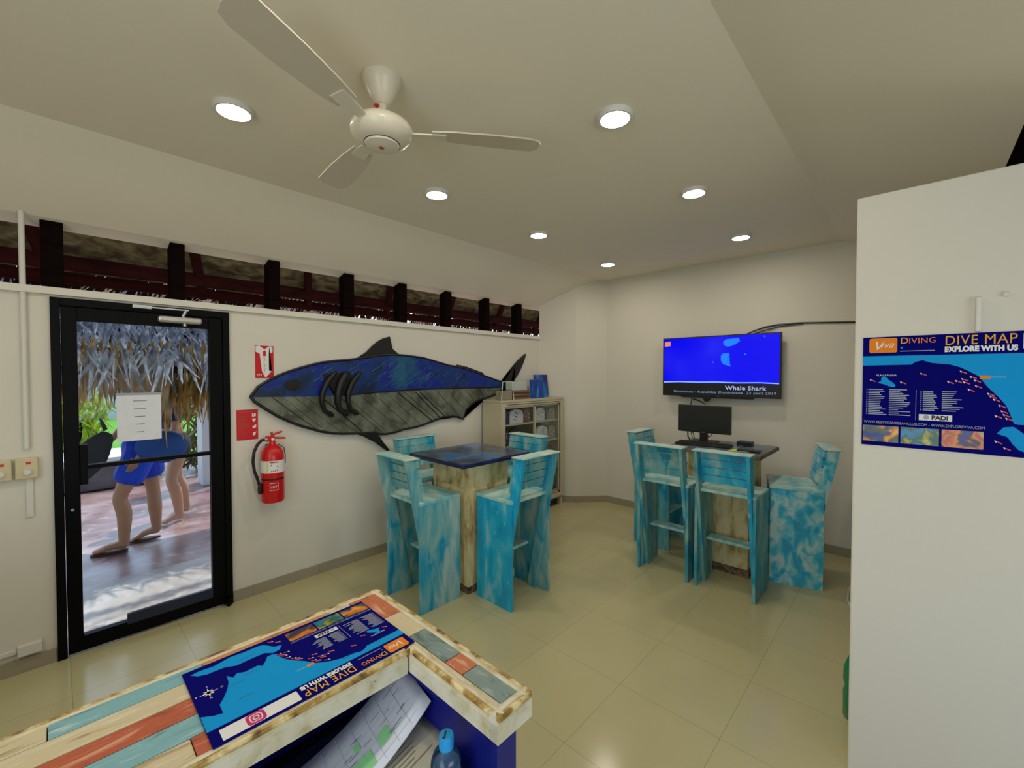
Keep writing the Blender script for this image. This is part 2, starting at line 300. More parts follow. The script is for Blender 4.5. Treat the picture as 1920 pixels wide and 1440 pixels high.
def text_mesh(name, s, size, material, parent, M, ex=0.0004, shear=0.0, bold=0.0, align='LEFT', sx=1.0, space=1.0):
    cu_ = bpy.data.curves.new(name, 'FONT'); cu_.body = s; cu_.size = size; cu_.extrude = ex; cu_.shear = shear; cu_.offset = bold; cu_.align_x = align; cu_.resolution_u = 3; cu_.space_character = space
    t = bpy.data.objects.new(name + '_curve', cu_); COL.objects.link(t)
    dg = bpy.context.evaluated_depsgraph_get(); dg.update()
    me = bpy.data.meshes.new_from_object(t.evaluated_get(dg)); bpy.data.objects.remove(t); bpy.data.curves.remove(cu_)
    me.name = name; me.materials.clear(); me.materials.append(material)
    me.transform(M @ Matrix.Diagonal((sx, 1, 1, 1)))
    o = bpy.data.objects.new(name, me); COL.objects.link(o); o.parent = parent; return o
def join_meshes(objs):
    """merge several helper meshes of one part into the first"""
    b = bmesh.new()
    for o in objs: b.from_mesh(o.data)
    b.to_mesh(objs[0].data); b.free()
    for o in objs[1:]: bpy.data.objects.remove(o)
    return objs[0]

YW = 3.578
# ================================================================== SETTING
fl = MB().box(-2.3, 4.98, -2.75, YW+0.12, -0.1, 0).build('floor', FLOOR); struct(fl)
# left wall, with a door opening
DX0, DX1, DH = -0.014, 0.855, 2.088
wl = MB().box(-2.3, DX0, YW, YW+0.12, 0, 2.10).box(DX1, 4.42, YW, YW+0.12, 0, 2.10).box(DX0, DX1, YW, YW+0.12, DH, 2.10).build('wall_left', WALL); struct(wl)
trim = MB().box(-2.3, 4.325, YW-0.03, YW+0.13, 2.10, 2.142).build('trim_1', TRIM, bevel=0.004); struct(trim, 'white painted ledge running above the door and fish wall', 'ledge')
bb = MB()
x = DX1+0.005
while x < 4.3:
    x2 = min(4.30, 0.985+0.49*(math.floor((x-0.985+1e-6)/0.49)+1)); bb.box(x+0.0008, x2-0.0008, YW-0.011, YW+0.001, 0, 0.08); x = x2
bb.box(-2.3, DX0-0.005, YW-0.011, YW+0.001, 0, 0.08)
struct(bb.build('baseboard_left', BASEB))
# far corner: two angled stretches, then the screen wall
PL = [(4.33, YW), (4.56, 3.165), (4.87, 2.90), (4.87, -2.75)]
far = MB()
for (a, b_) in zip(PL, PL[1:]):
    d = Vector((b_[0]-a[0], b_[1]-a[1])).normalized(); nrm = Vector((-d.y, d.x)) * 0.10
    far.quad((a[0], a[1], 0), (b_[0], b_[1], 0), (b_[0], b_[1], 3.0), (a[0], a[1], 3.0))
struct(far.build('wall_far', WALL))
far2 = MB().box(4.885, 4.98, -2.75, 2.85, 0, 3.0).build('wall_far_backing', WALL); struct(far2)
bs = MB()
for (a, b_) in zip(PL, PL[1:]):
    d = Vector((b_[0]-a[0], b_[1]-a[1])).normalized(); nrm = Vector((d.y, -d.x))*0.011
    L_ = math.dist(a, b_); k = max(1, round(L_/0.5))
    for q in range(k):
        p = Vector(a) + d*(L_*q/k+0.0008); r = Vector(a) + d*(L_*(q+1)/k-0.0008)
        bs.prism([(p.x, p.y), (r.x, r.y), (r.x+nrm.x, r.y+nrm.y), (p.x+nrm.x, p.y+nrm.y)], 0, 0.08, lambda u, v, d_: (u, v, d_))
struct(bs.build('baseboard_far', BASEB))
# ceiling: flat middle, folded slope on both sides
ce = MB()
ce.prism([(3.70, 2.50), (3.70, 2.60), (2.98, 2.93), (0.50, 2.93), (-0.285, 2.66), (-0.285, 2.595), (0.50, 2.85), (2.98, 2.85), (YW, 2.532)], -2.3, 4.98, lambda u, v, d: (d, u, v))
struct(ce.build('ceiling', CEIL))
# the side beyond the partition: dark roof underside, outer wall
rr = MB().prism([(0.45, 2.89), (-2.80, 2.30), (-2.80, 2.40), (0.45, 2.99)], -2.3, 4.98, lambda u, v, d: (d, u, v))
struct(rr.build('ceiling_right', WOODD))
struct(MB().box(-2.3, -1.1, -2.85, -2.75, 0, 2.4).box(1.5, 4.98, -2.85, -2.75, 0, 2.4).box(-1.1, 1.5, -2.85, -2.75, 0, 0.75).box(-1.1, 1.5, -2.85, -2.75, 2.1, 2.4).build('wall_right', WALL))
struct(MB().box(-1.1, 1.5, -2.83, -2.78, 0.75, 0.80).box(-1.1, 1.5, -2.83, -2.78, 2.05, 2.10).box(-1.1, -1.05, -2.83, -2.78, 0.80, 2.05).box(1.45, 1.5, -2.83, -2.78, 0.80, 2.05).box(0.18, 0.22, -2.83, -2.78, 0.80, 2.05).build('added_window', BLACK))  # unseen window added to go with the side fill lamp
# back wall with a wide window
struct(MB().box(-2.4, -2.3, -2.75, -1.7, 0, 3.0).box(-2.4, -2.3, 1.1, YW+0.12, 0, 3.0).box(-2.4, -2.3, -1.7, 1.1, 0, 0.85).box(-2.4, -2.3, -1.7, 1.1, 2.45, 3.0).build('wall_back', WALL))
wf = struct(MB().box(-2.38, -2.32, -1.7, -1.65, 0.85, 2.45).box(-2.38, -2.32, 1.05, 1.1, 0.85, 2.45).box(-2.38, -2.32, -0.32, -0.28, 0.85, 2.45).box(-2.38, -2.32, -1.65, 1.05, 0.85, 0.90).box(-2.38, -2.32, -1.65, 1.05, 2.40, 2.45).build('window_1', BLACK))
# partition
pt = MB().box(2.24, 2.36, -1.6, 0.182, 0, 2.362).build('wall_partition', WALL, bevel=0.006); struct(pt)

# ================================================================== CLERESTORY AND ROOF OUTSIDE
group = 'dark posts of the clerestory opening'
px_list = [(-1.20, -1.11), (-0.62, -0.53), (-0.045, 0.047), (0.536, 0.615), (1.13, 1.21), (1.724, 1.815), (2.265, 2.352), (2.818, 2.903), (3.38, 3.46), (3.93, 4.02)]
for (a, b_) in px_list:
    o = MB().box(a, b_, YW+0.03, YW+0.13, 2.142, 2.60).build('clerestory_post', WOODD); at_origin(o)
    tag(o, 'dark wooden post standing on the ledge in the high opening', 'post', group)
# sloping palm roof outside: battens, reed underside, leaf fringe
def roofz(y): return 3.03 - (y-3.6)*1.12
roof = thing('palm_thatch_roof', 'palm thatch roof seen through the door and high opening, with hanging leaf fringe', 'thatched roof', (1.6, 4.3, 2.78))
def RL(p): return (p[0]-1.6, p[1]-4.3, p[2]-2.78)
MB().prism([(3.55, roofz(3.55)+0.05), (4.25, roofz(4.25)+0.05), (4.25, roofz(4.25)+0.12), (3.55, roofz(3.55)+0.12)], -2.5, 5.2, lambda u, v, d: RL((d, u, v))).build('reed_underside', REED, roof)
for (y0, y1, z0, z1) in ((4.09, 4.15, 2.345, 2.435), (4.19, 4.24, 2.265, 2.335), (3.86, 3.92, 2.66, 2.72)):
    MB().box(-4.1, 3.6, y0-4.3, y1-4.3, z0-2.78, z1-2.78).build('batten', WOODR, roof)
for k in range(9):
    xb = -1.9 + k*0.83
    mm = MB(); a = RL((xb, 3.6, roofz(3.6)-0.04)); b_ = RL((xb+0.25, 4.24, roofz(4.24)-0.04))
    mm.tube([a, b_], 0.035, 8); mm.build('rafter_pole', WOODR, roof)
def leaf(mb, x, y, z, L, wd, lean, yaw, droop=0.0):
    """one pinnate palm strip hanging down, folded along its rib"""
    dx, dy = math.cos(yaw), math.sin(yaw); n = 4; prev = None
    for k in range(n+1):
        t = k/n; ww = wd*(0.35+1.2*t*(1-t)*2)*(1-t*0.75); zz = z - L*t; xx = x + lean*t*L + dx*0.0; yy = y + droop*t*t*L
        a = mb.b.verts.new((xx-dx*ww, yy-dy*ww, zz)); m_ = mb.b.verts.new((xx, yy-0.25*ww, zz)); c = mb.b.verts.new((xx+dx*ww, yy+dy*ww, zz))
        if prev: mb.b.faces.new([prev[0], prev[1], m_, a]); mb.b.faces.new([prev[1], prev[2], c, m_])
        prev = (a, m_, c)
rnd = random.Random(3)
fg = MB()
for k in range(1500):                                   # strands closing the eave behind, underside shade put into their dark brown
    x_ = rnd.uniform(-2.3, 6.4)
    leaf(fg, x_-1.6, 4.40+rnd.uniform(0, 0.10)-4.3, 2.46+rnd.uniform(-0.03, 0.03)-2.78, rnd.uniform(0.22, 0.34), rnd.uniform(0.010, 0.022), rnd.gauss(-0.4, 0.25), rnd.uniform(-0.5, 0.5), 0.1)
fo = fg.build('shade_brown_eave_strands', LEAFB, roof); fo['kind'] = 'stuff'; fo['label'] = 'strands at the eave, shade put into their dark brown colour'
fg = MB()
for k in range(300):                                    # eave strands with the sun's glimmer put into their pale colour
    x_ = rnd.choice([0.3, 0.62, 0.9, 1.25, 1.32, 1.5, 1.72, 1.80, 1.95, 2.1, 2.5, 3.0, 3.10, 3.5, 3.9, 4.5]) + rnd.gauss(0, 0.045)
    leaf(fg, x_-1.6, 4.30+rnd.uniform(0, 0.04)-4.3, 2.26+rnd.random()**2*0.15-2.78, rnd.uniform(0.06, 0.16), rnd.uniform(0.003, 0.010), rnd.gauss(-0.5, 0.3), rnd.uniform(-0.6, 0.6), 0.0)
fo = fg.build('sunlit_eave_strands', LEAFS, roof); fo['kind'] = 'stuff'; fo['label'] = 'strands at the eave, sunlight put into their pale colour'
pal = thing('palm_shelter', 'palm thatch shelter opposite the door, grey leaf slope above a golden fringe', 'thatched shelter', (0.6, 4.75, 0.0))
def PLc(x, y, z): return (x-0.6, y-4.75, z)
fg = MB()
for k in range(2600):                                   # slope facing the door: weathered grey leaves
    x_ = rnd.uniform(-1.6, 2.6); u_ = rnd.random()
    y0 = 4.80 + 1.05*u_; z0 = 1.80 + 0.85*u_ + rnd.uniform(-0.02, 0.05)
    L_ = rnd.uniform(0.15, 0.42); leaf(fg, *PLc(x_, y0-0.08, z0), L_, rnd.uniform(0.008, 0.030), rnd.gauss(0, 0.35), rnd.uniform(-0.7, 0.7), rnd.uniform(-0.9, -0.2))
fo = fg.build('weathered_leaf_layer', LEAFG, pal); fo['kind'] = 'stuff'; fo['label'] = 'grey weathered upper palm leaves'
fg = MB()
for k in range(1500):                                   # golden fringe hanging from the eave
    x_ = rnd.uniform(-1.6, 2.6)
    zt = rnd.uniform(1.62, 1.95); bot = 1.40 + 0.07*math.sin(x_*9)+rnd.uniform(-0.10, 0.14) - (0.30 if x_ > 0.62 else 0)*rnd.random()
    leaf(fg, *PLc(x_, 4.86+rnd.uniform(-0.08, 0.16), zt), zt-bot, rnd.uniform(0.008, 0.026), rnd.gauss(0, 0.10), rnd.uniform(-0.8, 0.8), rnd.uniform(-0.1, 0.1))
fo = fg.build('golden_leaf_fringe', LEAFY, pal); fo['kind'] = 'stuff'; fo['label'] = 'golden hanging leaf fringe'
MB().prism([(0.07, 1.72), (1.20, 2.62), (1.20, 2.56), (0.07, 1.66)], -2.2, 2.0, lambda u, v, d: (d, u, v)).build('roof_board', WOODR, pal)
for xx in (-1.3, 1.9): MB().tube([(xx, 1.1, -0.012), (xx, 1.1, 2.52)], 0.06, 12).build('wooden_post', WOODD, pal)

# ================================================================== OUTSIDE GROUND
struct(MB().box(-6, 9, 4.66, 10.5, -0.12, -0.012).build('floor_terrace', PAVE))
struct(MB().box(-2.6, 5.2, YW+0.12, 4.66, -0.1, 0.0).build('floor_step', SILL))
tag(MB().box(-9, 12, 10.5, 21.9, -0.12, -0.01).build('lawn', GRASS), 'bright green lawn beyond the terrace', 'lawn', kind='stuff')
o = MB().box(-3.5, 0.98, 8.45, 9.1, 0, 0.36).build('low_planter_wall', STONE, bevel=0.02); tag(at_origin(o), 'low dark stone wall edging the terrace behind the walking man', 'low wall')
tag(at_origin(MB().box(-3.5, 1.2, 9.15, 10.4, -0.012, 0.33).build('white_paving_slab', WHITEO)), 'bright pale paving slab between the low stone wall and the lawn', 'paving')
o = MB().box(1.48, 1.80, 7.7, 8.02, -0.012, 2.9).build('white_column', WHITEO, bevel=0.01); tag(at_origin(o), 'white square column outside at the right edge of the door glass', 'column')
tag(at_origin(MB().box(-2, 4.0, 22, 22.4, -0.012, 3.2).build('garden_wall', WHITEO)), 'pale garden wall far beyond the lawn', 'wall')
def shrub(x, y, z0, r, hgt, n, material, label, seed, wd=(0.02, 0.06)):
    q = random.Random(seed); s_ = MB()
    for k in range(n):
        a = q.uniform(0, 2*PI); rr_ = r*math.sqrt(q.random()); zz = q.uniform(0.1, 1)*hgt
        leaf(s_, rr_*math.cos(a), rr_*math.sin(a), zz, min(zz-0.03, q.uniform(0.12, 0.4)), q.uniform(*wd), q.gauss(0, 0.7), q.uniform(-1.4, 1.4), q.gauss(0, 0.5))
    t = thing('shrub', label, 'shrub', (x, y, z0))
    f = s_.build('foliage', material, t); f['kind'] = 'stuff'
    MB().tube([(0, 0, 0), (0.02, 0, hgt*0.6)], [0.04, 0.02], 8).build('stem', WOODD, t)
shrub(0.30, 11.2, -0.008, 0.40, 1.35, 330, SHRUB, 'yellow-green shrub at the left behind the door glass', 1)
shrub(1.75, 13.6, -0.008, 0.40, 1.3, 220, SHRUB, 'yellow-green shrub just left of the paper notice', 5)
shrub(2.15, 9.2, -0.012, 0.7, 1.5, 600, SHRUBB, 'brownish dry shrub behind the people at the right of the door glass', 2, (0.03, 0.08))
shrub(4.6, 9.8, -0.012, 0.7, 1.3, 500, SHRUBB, 'dark dry shrub beside the white column', 4, (0.03, 0.08))

# ================================================================== PEOPLE
def skin_chain(name, pts, edges, radii, material, parent, root=0, sub=2):
    me = bpy.data.meshes.new(name); me.from_pydata([Vector(p) for p in pts], edges, []); me.materials.append(material)
    o = bpy.data.objects.new(name, me); COL.objects.link(o); o.parent = parent
    sk_ = o.modifiers.new('skin', 'SKIN'); sk_.use_smooth_shade = True
    for i, v in enumerate(me.skin_vertices[0].data):
        r = radii[i]; v.radius = (r, r) if not isinstance(r, tuple) else r; v.use_root = (i == root)
    sb = o.modifiers.new('subdivision', 'SUBSURF'); sb.levels = sub; sb.render_levels = sub
    return o
def freeze(objs, name, material, parent):
    """bake skinned chains into one continuous mesh via voxel remesh"""
    dg = bpy.context.evaluated_depsgraph_get(); dg.update(); b = bmesh.new()
    for o in objs:
        me = bpy.data.meshes.new_from_object(o.evaluated_get(dg)); b.from_mesh(me); bpy.data.meshes.remove(me)
    me = bpy.data.meshes.new(name); b.to_mesh(me); b.free(); me.materials.append(material)
    for o in objs: bpy.data.objects.remove(o)
    o = bpy.data.objects.new(name, me); COL.objects.link(o); o.parent = parent
    rm = o.modifiers.new('remesh', 'REMESH'); rm.mode = 'VOXEL'; rm.voxel_size = 0.0055; rm.use_smooth_shade = True
    return o
def hand(cx, cy, cz, dirz, side, parent, material, tmp):
    """palm, four bent fingers and a thumb hanging from the wrist at (cx,cy,cz); dirz = unit vector of the hand"""
    d = Vector(dirz).normalized(); sd_ = Vector(side).normalized(); n_ = d.cross(sd_).normalized(); w0 = Vector((cx, cy, cz))
    tmp.append(skin_chain('h', [w0, w0+d*0.045, w0+d*0.085], [(0, 1), (1, 2)], [(0.022, 0.016), (0.036, 0.014), (0.036, 0.013)], material, parent))
    for k, (off, L_) in enumerate(((-0.028, 0.068), (-0.009, 0.078), (0.010, 0.072), (0.028, 0.056))):
        a = w0 + d*0.075 + sd_*off; b_ = a + d*L_*0.55 + n_*0.006; c = b_ + d*L_*0.4 + n_*0.02; e_ = c + d*L_*0.15 + n_*0.02
        tmp.append(skin_chain('h', [a, b_, c, e_], [(0, 1), (1, 2), (2, 3)], [0.0095, 0.009, 0.008, 0.007], material, parent, sub=1))
    a = w0 + d*0.03 - sd_*0.028; b_ = a + d*0.03 - sd_*0.025 + n_*0.008; c = b_ + d*0.03 - sd_*0.004 + n_*0.012
    tmp.append(skin_chain('h', [a, b_, c], [(0, 1), (1, 2)], [0.012, 0.011, 0.009], material, parent, sub=1))
def person(label, loc, rz, skin, top, bottom, pose, hair=HAIR, hem=0.70, shoes=True):
    """faces local -X.  pose gives joint positions in local metres"""
    t = thing('person', label, 'person', loc, rz)
    P = pose; tmp = []
    tmp.append(skin_chain('b', [P['pelvis'], P['waist'], P['chest'], P['neck'], P['headb'], Vector(P['head'])+Vector((0.01, 0, 0))], [(0, 1), (1, 2), (2, 3), (3, 4), (4, 5)], [(0.14, 0.11), (0.135, 0.10), (0.155, 0.11), 0.056, 0.052, 0.05], skin, t))
    for a in ('L', 'R'):
        ch, sh = Vector(P['chest']), Vector(P['sh'+a])
        tmp.append(skin_chain('b', [Vector(P['pelvis']).lerp(Vector(P['hip'+a]), 0.6), P['hip'+a], Vector(P['hip'+a]).lerp(Vector(P['knee'+a]), 0.5), P['knee'+a], P['calf'+a], P['ank'+a], Vector(P['ank'+a])+Vector((0.01, 0, -0.05))], [(0, 1), (1, 2), (2, 3), (3, 4), (4, 5), (5, 6)], [0.09, 0.095, 0.078, 0.058, 0.064, 0.043, 0.045], skin, t))
        tmp.append(skin_chain('b', [ch.lerp(sh, 0.4), sh, Vector(P['el'+a]), Vector(P['wr'+a])], [(0, 1), (1, 2), (2, 3)], [0.08, 0.056, 0.042, 0.026], skin, t))
    for a in ('L', 'R'):   # foot sole with heel
        an, to = Vector(P['ank'+a]), Vector(P['toe'+a]); d = (to-an); d.z = 0; d.normalize()
        tmp.append(skin_chain('b', [an-d*0.035+Vector((0, 0, -0.045)), an+Vector((0, 0, -0.03)), an.lerp(to, 0.55), to, to+d*0.03], [(0, 1), (1, 2), (2, 3), (3, 4)], [0.040, 0.046, (0.046, 0.034), (0.050, 0.024), (0.036, 0.016)], skin, t, sub=1))
        wr, el = Vector(P['wr'+a]), Vector(P['el'+a]); hand(*wr, (wr-el), (1, 0, 0.1), t, skin, tmp)
    H = Vector(P['head'])
    # head with face relief, looking along -X
    hb = bmesh.new(); g = bmesh.ops.create_uvsphere(hb, u_segments=28, v_segments=20, radius=0.1)
    for v in g['verts']:
        c = v.co.copy(); x_, y_, z_ = c.x*0.98, c.y*0.78, c.z*1.22
        if z_ < -0.02: y_ *= 1-0.25*min(1, (-z_-0.02)/0.1); x_ *= 1-0.10*min(1, (-z_-0.02)/0.1)
        fr = max(0, -c.x/0.1)
        x_ -= 0.022*fr*math.exp(-((y_/0.012)**2))*math.exp(-(((z_+0.018)/0.022)**2))        # nose
        for s_ in (-1, 1): x_ += 0.010*fr*math.exp(-(((y_-s_*0.03)/0.014)**2))*math.exp(-((z_-0.008)/0.011)**2)   # eye sockets
        x_ -= 0.008*fr*math.exp(-((y_/0.022)**2))*math.exp(-(((z_+0.058)/0.010)**2))         # lips
        x_ -= 0.006*fr*math.exp(-((y_/0.03)**2))*math.exp(-(((z_+0.095)/0.018)**2))          # chin
        v.co = (x_+H.x, y_+H.y, z_+H.z)
    me = bpy.data.meshes.new('hd'); hb.to_mesh(me); hb.free(); ho = bpy.data.objects.new('hd', me); COL.objects.link(ho); tmp.append(ho)
    eb = MB()
    for s_ in (-1, 1): eb.ball((H.x+0.01, H.y+s_*0.078, H.z-0.01), 0.026, (0.7, 0.35, 1.1), 10)
    tmp.append(eb.build('ear', skin))
    body = freeze(tmp, 'body', skin, t)
    for s_ in (-1, 1): MB().ball((H.x-0.083, H.y+s_*0.03, H.z+0.008), 0.010, (0.5, 1, 0.6), 8).build('eye', BLACKI, t)
    hb = bmesh.new(); bmesh.ops.create_uvsphere(hb, u_segments=24, v_segments=16, radius=0.1)
    dl = [v for v in hb.verts if (v.co.z < 0.035 and v.co.x < 0.02) or v.co.z < -0.05]
    bmesh.ops.delete(hb, geom=dl, context='VERTS')
    for v in hb.verts: v.co = Vector((v.co.x*1.10+H.x+0.006, v.co.y*0.90+H.y, v.co.z*1.32+H.z)) + noise.noise_vector(v.co*40)*0.006
    me = bpy.data.meshes.new('hair'); hb.to_mesh(me); hb.free(); me.materials.append(hair); hr = bpy.data.objects.new('hair', me); COL.objects.link(hr); hr.parent = t
    sdm = hr.modifiers.new('thickness', 'SOLIDIFY'); sdm.thickness = 0.008
    for p in me.polygons: p.use_smooth = True
    # shorts
    tm = []
    for a in ('L', 'R'):
        hp, kn = Vector(P['hip'+a]), Vector(P['knee'+a]); e_ = hp.lerp(kn, hem)
        tm.append(skin_chain('s', [P['waist'], P['pelvis'], hp, e_], [(0, 1), (1, 2), (2, 3)], [(0.155, 0.12), (0.175, 0.14), (0.135, 0.13), (0.135, 0.125)], bottom, t))
    freeze(tm, 'shorts', bottom, t)
    if top:
        tm = [skin_chain('s', [P['waist'], P['chest'], Vector(P['chest']).lerp(Vector(P['neck']), 0.75)], [(0, 1), (1, 2)], [(0.155, 0.12), (0.175, 0.13), (0.07, 0.06)], top, t)]
        for a in ('L', 'R'):
            tm.append(skin_chain('s', [P['chest'], P['sh'+a], Vector(P['sh'+a]).lerp(Vector(P['el'+a]), 0.7)], [(0, 1), (1, 2)], [0.10, 0.078, 0.066], top, t))
        freeze(tm, 'shirt', top, t)
    if shoes:
        for a in ('L', 'R'):
            an, to = Vector(P['ank'+a]), Vector(P['toe'+a]); d = (to-an); d.z = 0; d.normalize(); n_ = Vector((-d.y, d.x, 0)); c0 = an - d*0.07
            zb = min(an.z-0.095, to.z-0.035)
            outl = []
            for k in range(20):
                a_ = 2*PI*k/20; u = math.cos(a_)*0.130+0.10; v_ = math.sin(a_)*(0.044+0.010*math.cos(a_)); q = an + d*u + n_*v_; outl.append((q.x, q.y))
            lift = to.z - (an.z-0.06)
            sn = MB().prism(outl, zb, zb+0.018, lambda u, v, d_: (u, v, d_))
            qa = to - d*0.02
            sn.tube([qa+n_*0.045+Vector((0, 0, -0.02)), qa+Vector((0, 0, 0.022)), qa-n_*0.045+Vector((0, 0, -0.02))], 0.008, 8)
            sn.build('sandal', SANDAL, t)
    return t
# walking man: frame local = world offsets (faces -X, slightly toward the door)
man = dict(pelvis=(0, 0, 0.93), waist=(0.0, 0, 1.08), chest=(-0.02, 0, 1.30), neck=(-0.04, 0, 1.48), headb=(-0.05, 0, 1.56), head=(-0.06, 0, 1.64),
    hipL=(-0.02, -0.10, 0.88), kneeL=(-0.17, -0.10, 0.50), calfL=(-0.13, -0.10, 0.36), ankL=(-0.14, -0.10, 0.10), toeL=(-0.33, -0.10, 0.040),
    hipR=(0.03, 0.10, 0.88), kneeR=(0.08, 0.10, 0.50), calfR=(0.09, 0.10, 0.36), ankR=(0.10, 0.10, 0.13), toeR=(-0.06, 0.10, 0.045),
    shL=(-0.02, -0.19, 1.40), elL=(0.08, -0.25, 1.14), wrL=(-0.02, -0.27, 0.92), shR=(-0.02, 0.19, 1.40), elR=(-0.12, 0.25, 1.16), wrR=(-0.26, 0.24, 0.98))
person('walking person in blue swim shorts and brown sandals outside the glass door', (0.57, 5.48, -0.012), R(-6), SKIN, SHIRT, SHORTS, man)
w2 = dict(pelvis=(0, 0, 0.88), waist=(-0.03, 0, 1.02), chest=(-0.10, 0, 1.22), neck=(-0.15, 0, 1.38), headb=(-0.17, 0, 1.46), head=(-0.20, 0, 1.53),
    hipL=(0, -0.09, 0.84), kneeL=(-0.10, -0.09, 0.48), calfL=(-0.05, -0.09, 0.34), ankL=(-0.02, -0.09, 0.095), toeL=(-0.17, -0.09, 0.028),
    hipR=(0.02, 0.09, 0.84), kneeR=(0.06, 0.09, 0.47), calfR=(0.12, 0.09, 0.34), ankR=(0.15, 0.09, 0.11), toeR=(0.01, 0.09, 0.028),
    shL=(-0.10, -0.17, 1.30), elL=(-0.12, -0.22, 1.05), wrL=(-0.24, -0.20, 0.88), shR=(-0.10, 0.17, 1.30), elR=(-0.14, 0.22, 1.06), wrR=(-0.28, 0.19, 0.90))
person('barefoot person in dark olive shorts and navy top behind the walking man', (0.93, 6.15, -0.012), R(20), SKIN2, NAVYC, OLIVE, w2, hem=0.42, shoes=False)
# bags they carry
bg_ = thing('blue_bag', 'bright blue cloth bag slung at the hip of the person in blue shorts', 'bag', (0.68, 5.14, 0.82))
soft = MB().ball((0.0, 0, 0.15), 0.19, (1.0, 0.32, 0.80), 20)
for v in soft.b.verts: v.co += noise.noise_vector(v.co*9)*0.022
soft.build('bag_body', BAGB, bg_)
MB().tube([(-0.10, 0, 0.26), (-0.13, 0.10, 0.42), (-0.10, 0.16, 0.55)], 0.012, 8).build('strap', BAGB, bg_)
bd = thing('charcoal_bag', 'dark charcoal folded bag held in front of the walking person', 'bag', (0.22, 5.35, 0.68))
soft = MB().ball((0.0, 0, 0.0), 0.19, (0.62, 0.30, 1.35), 20)
for v in soft.b.verts: v.co = Matrix.Rotation(R(28), 4, 'Y') @ v.co + noise.noise_vector(v.co*8)*0.02 + Vector((-0.02, 0, 0.22))
soft.build('bag_body', BAGD, bd)
MB().tube([(0.08, 0, 0.46), (0.06, 0.08, 0.56), (0.10, 0.12, 0.46)], 0.01, 8).build('handle', BAGD, bd)

# ================================================================== DOOR
dr = thing('door_1', None, None, (DX0, YW, 0.0), kind='structure')
dw = DX1-DX0
f = MB().box(0, 0.04, -0.02, 0.10, 0, DH).box(dw-0.04, dw, -0.02, 0.10, 0, DH).box(0.04, dw-0.04, -0.02, 0.10, DH-0.045, DH)
f.build('door_frame', BLACK, dr, bevel=0.003)
G0, G1, GZ0, GZ1 = 0.107, 0.750, 0.10, 1.963
f = MB().box(0.042, G0, -0.01, 0.04, 0.012, DH-0.047).box(G1, dw-0.042, -0.01, 0.04, 0.012, DH-0.047).box(G0, G1, -0.01, 0.04, GZ1, DH-0.047).box(G0, G1, -0.01, 0.04, 0.012, GZ0)
f.build('door_leaf', BLACK, dr, bevel=0.003)
MB().box(G0, G1, -0.012, 0.035, 1.088, 1.112).build('push_bar', BLACK, dr, bevel=0.004)
MB().box(G0, G0+0.033, -0.025, 0.04, 1.00, 1.235).build('lock_case', BLACK, dr, bevel=0.003)
MB().lathe([(0.008, 0), (0.008, 0.004)], 12, (0, 0, 0)).build('lock_cylinder', CHROME, dr).matrix_local = Matrix.Translation((0.072, -0.014, 0.86)) @ Matrix.Rotation(R(90), 4, 'X')
MB().box(G0, G1, 0.012, 0.018, GZ0, GZ1).build('glass_pane', GLASS, dr)
MB().box(0.30, G1, -0.014, 0.011, 0.085, 0.150).build('kick_plate', NAVYM, dr, bevel=0.002)
MB().tube([(dw-0.03, -0.035, 0.0), (dw-0.03, -0.035, 0.06)], 0.014, 10).box(dw-0.06, dw-0.01, -0.05, -0.02, 0.02, 0.035).build('floor_pivot', BLACK, dr)
cl = MB().box(0.47, 0.70, -0.075, -0.011, 1.985, 2.025).build('door_closer', CHROME, dr, bevel=0.012)
MB().tube([(0.60, -0.045, 2.03), (0.62, -0.05, 2.075)], 0.010, 10).box(0.36, 0.63, -0.062, -0.046, 2.068, 2.076).box(0.35, 0.44, -0.055, -0.02, 2.062, 2.082).lathe([(0.011, 1.968), (0.011, 1.985)], 12, (0.61, -0.04, 0)).build('closer_arm', CHROME, dr)
nn = thing('paper_notice', 'white printed paper notice taped on the door glass', 'notice', (0.257, YW-0.004, 1.232))
MB().box(0, 0.214, 0.0, 0.0015, 0, 0.299).build('sheet', PAPER, nn)
q = MB()
for k in range(5): q.box(0.092-0.004*k, 0.126+0.004*k, -0.0012, -0.0002, 0.052+k*0.049, 0.056+k*0.049)
q.build('printed_lines', INK, nn)
MB().box(-0.004, 0.218, -0.001, 0.0, 0.286, 0.301).build('tape', GREYP, nn)

# ================================================================== LEFT WALL FITTINGS
pp = MB().tube([(-0.112, YW-0.014, 2.54), (-0.112, YW-0.014, 1.24)], 0.013, 12).build('white_pipe', WHITEP); tag(at_origin(pp), 'white vertical pipe running down the wall left of the door', 'pipe')
pc = MB().box(-0.118, -0.092, YW-0.012, YW-0.001, 0.86, 1.08).build('cable_duct', WHITEP); tag(at_origin(pc), 'short flat white cable duct below the cream fan control', 'cable duct')
for (x0, lab) in ((-0.156, 'cream fan control box with red light left of the door'), (-0.252, 'cream fan control box at the left edge of the photo')):
    t = thing('fan_control', lab, 'wall switch', (x0, YW-0.001, 1.075), group='cream fan controls left of the door')
    MB().box(0, 0.085, -0.035, 0, 0, 0.115).build('housing', CREAM, t, bevel=0.006)
    kb = MB().lathe([(0.017, 0), (0.015, 0.016)], 20).build('knob', WHITEP, t); kb.matrix_local = Matrix.Translation((0.045, -0.035, 0.04)) @ Matrix.Rotation(R(90), 4, 'X')
    MB().box(0.040, 0.058, -0.0375, -0.035, 0.082, 0.094).build('indicator', REDS, t)
t = tag(at_origin(MB().box(-0.165, -0.073, YW-0.035, YW-0.001, 0.10, 0.158).build('junction_box', WHITEP, bevel=0.004)), 'white rectangular junction box low on the wall left of the door', 'junction box')
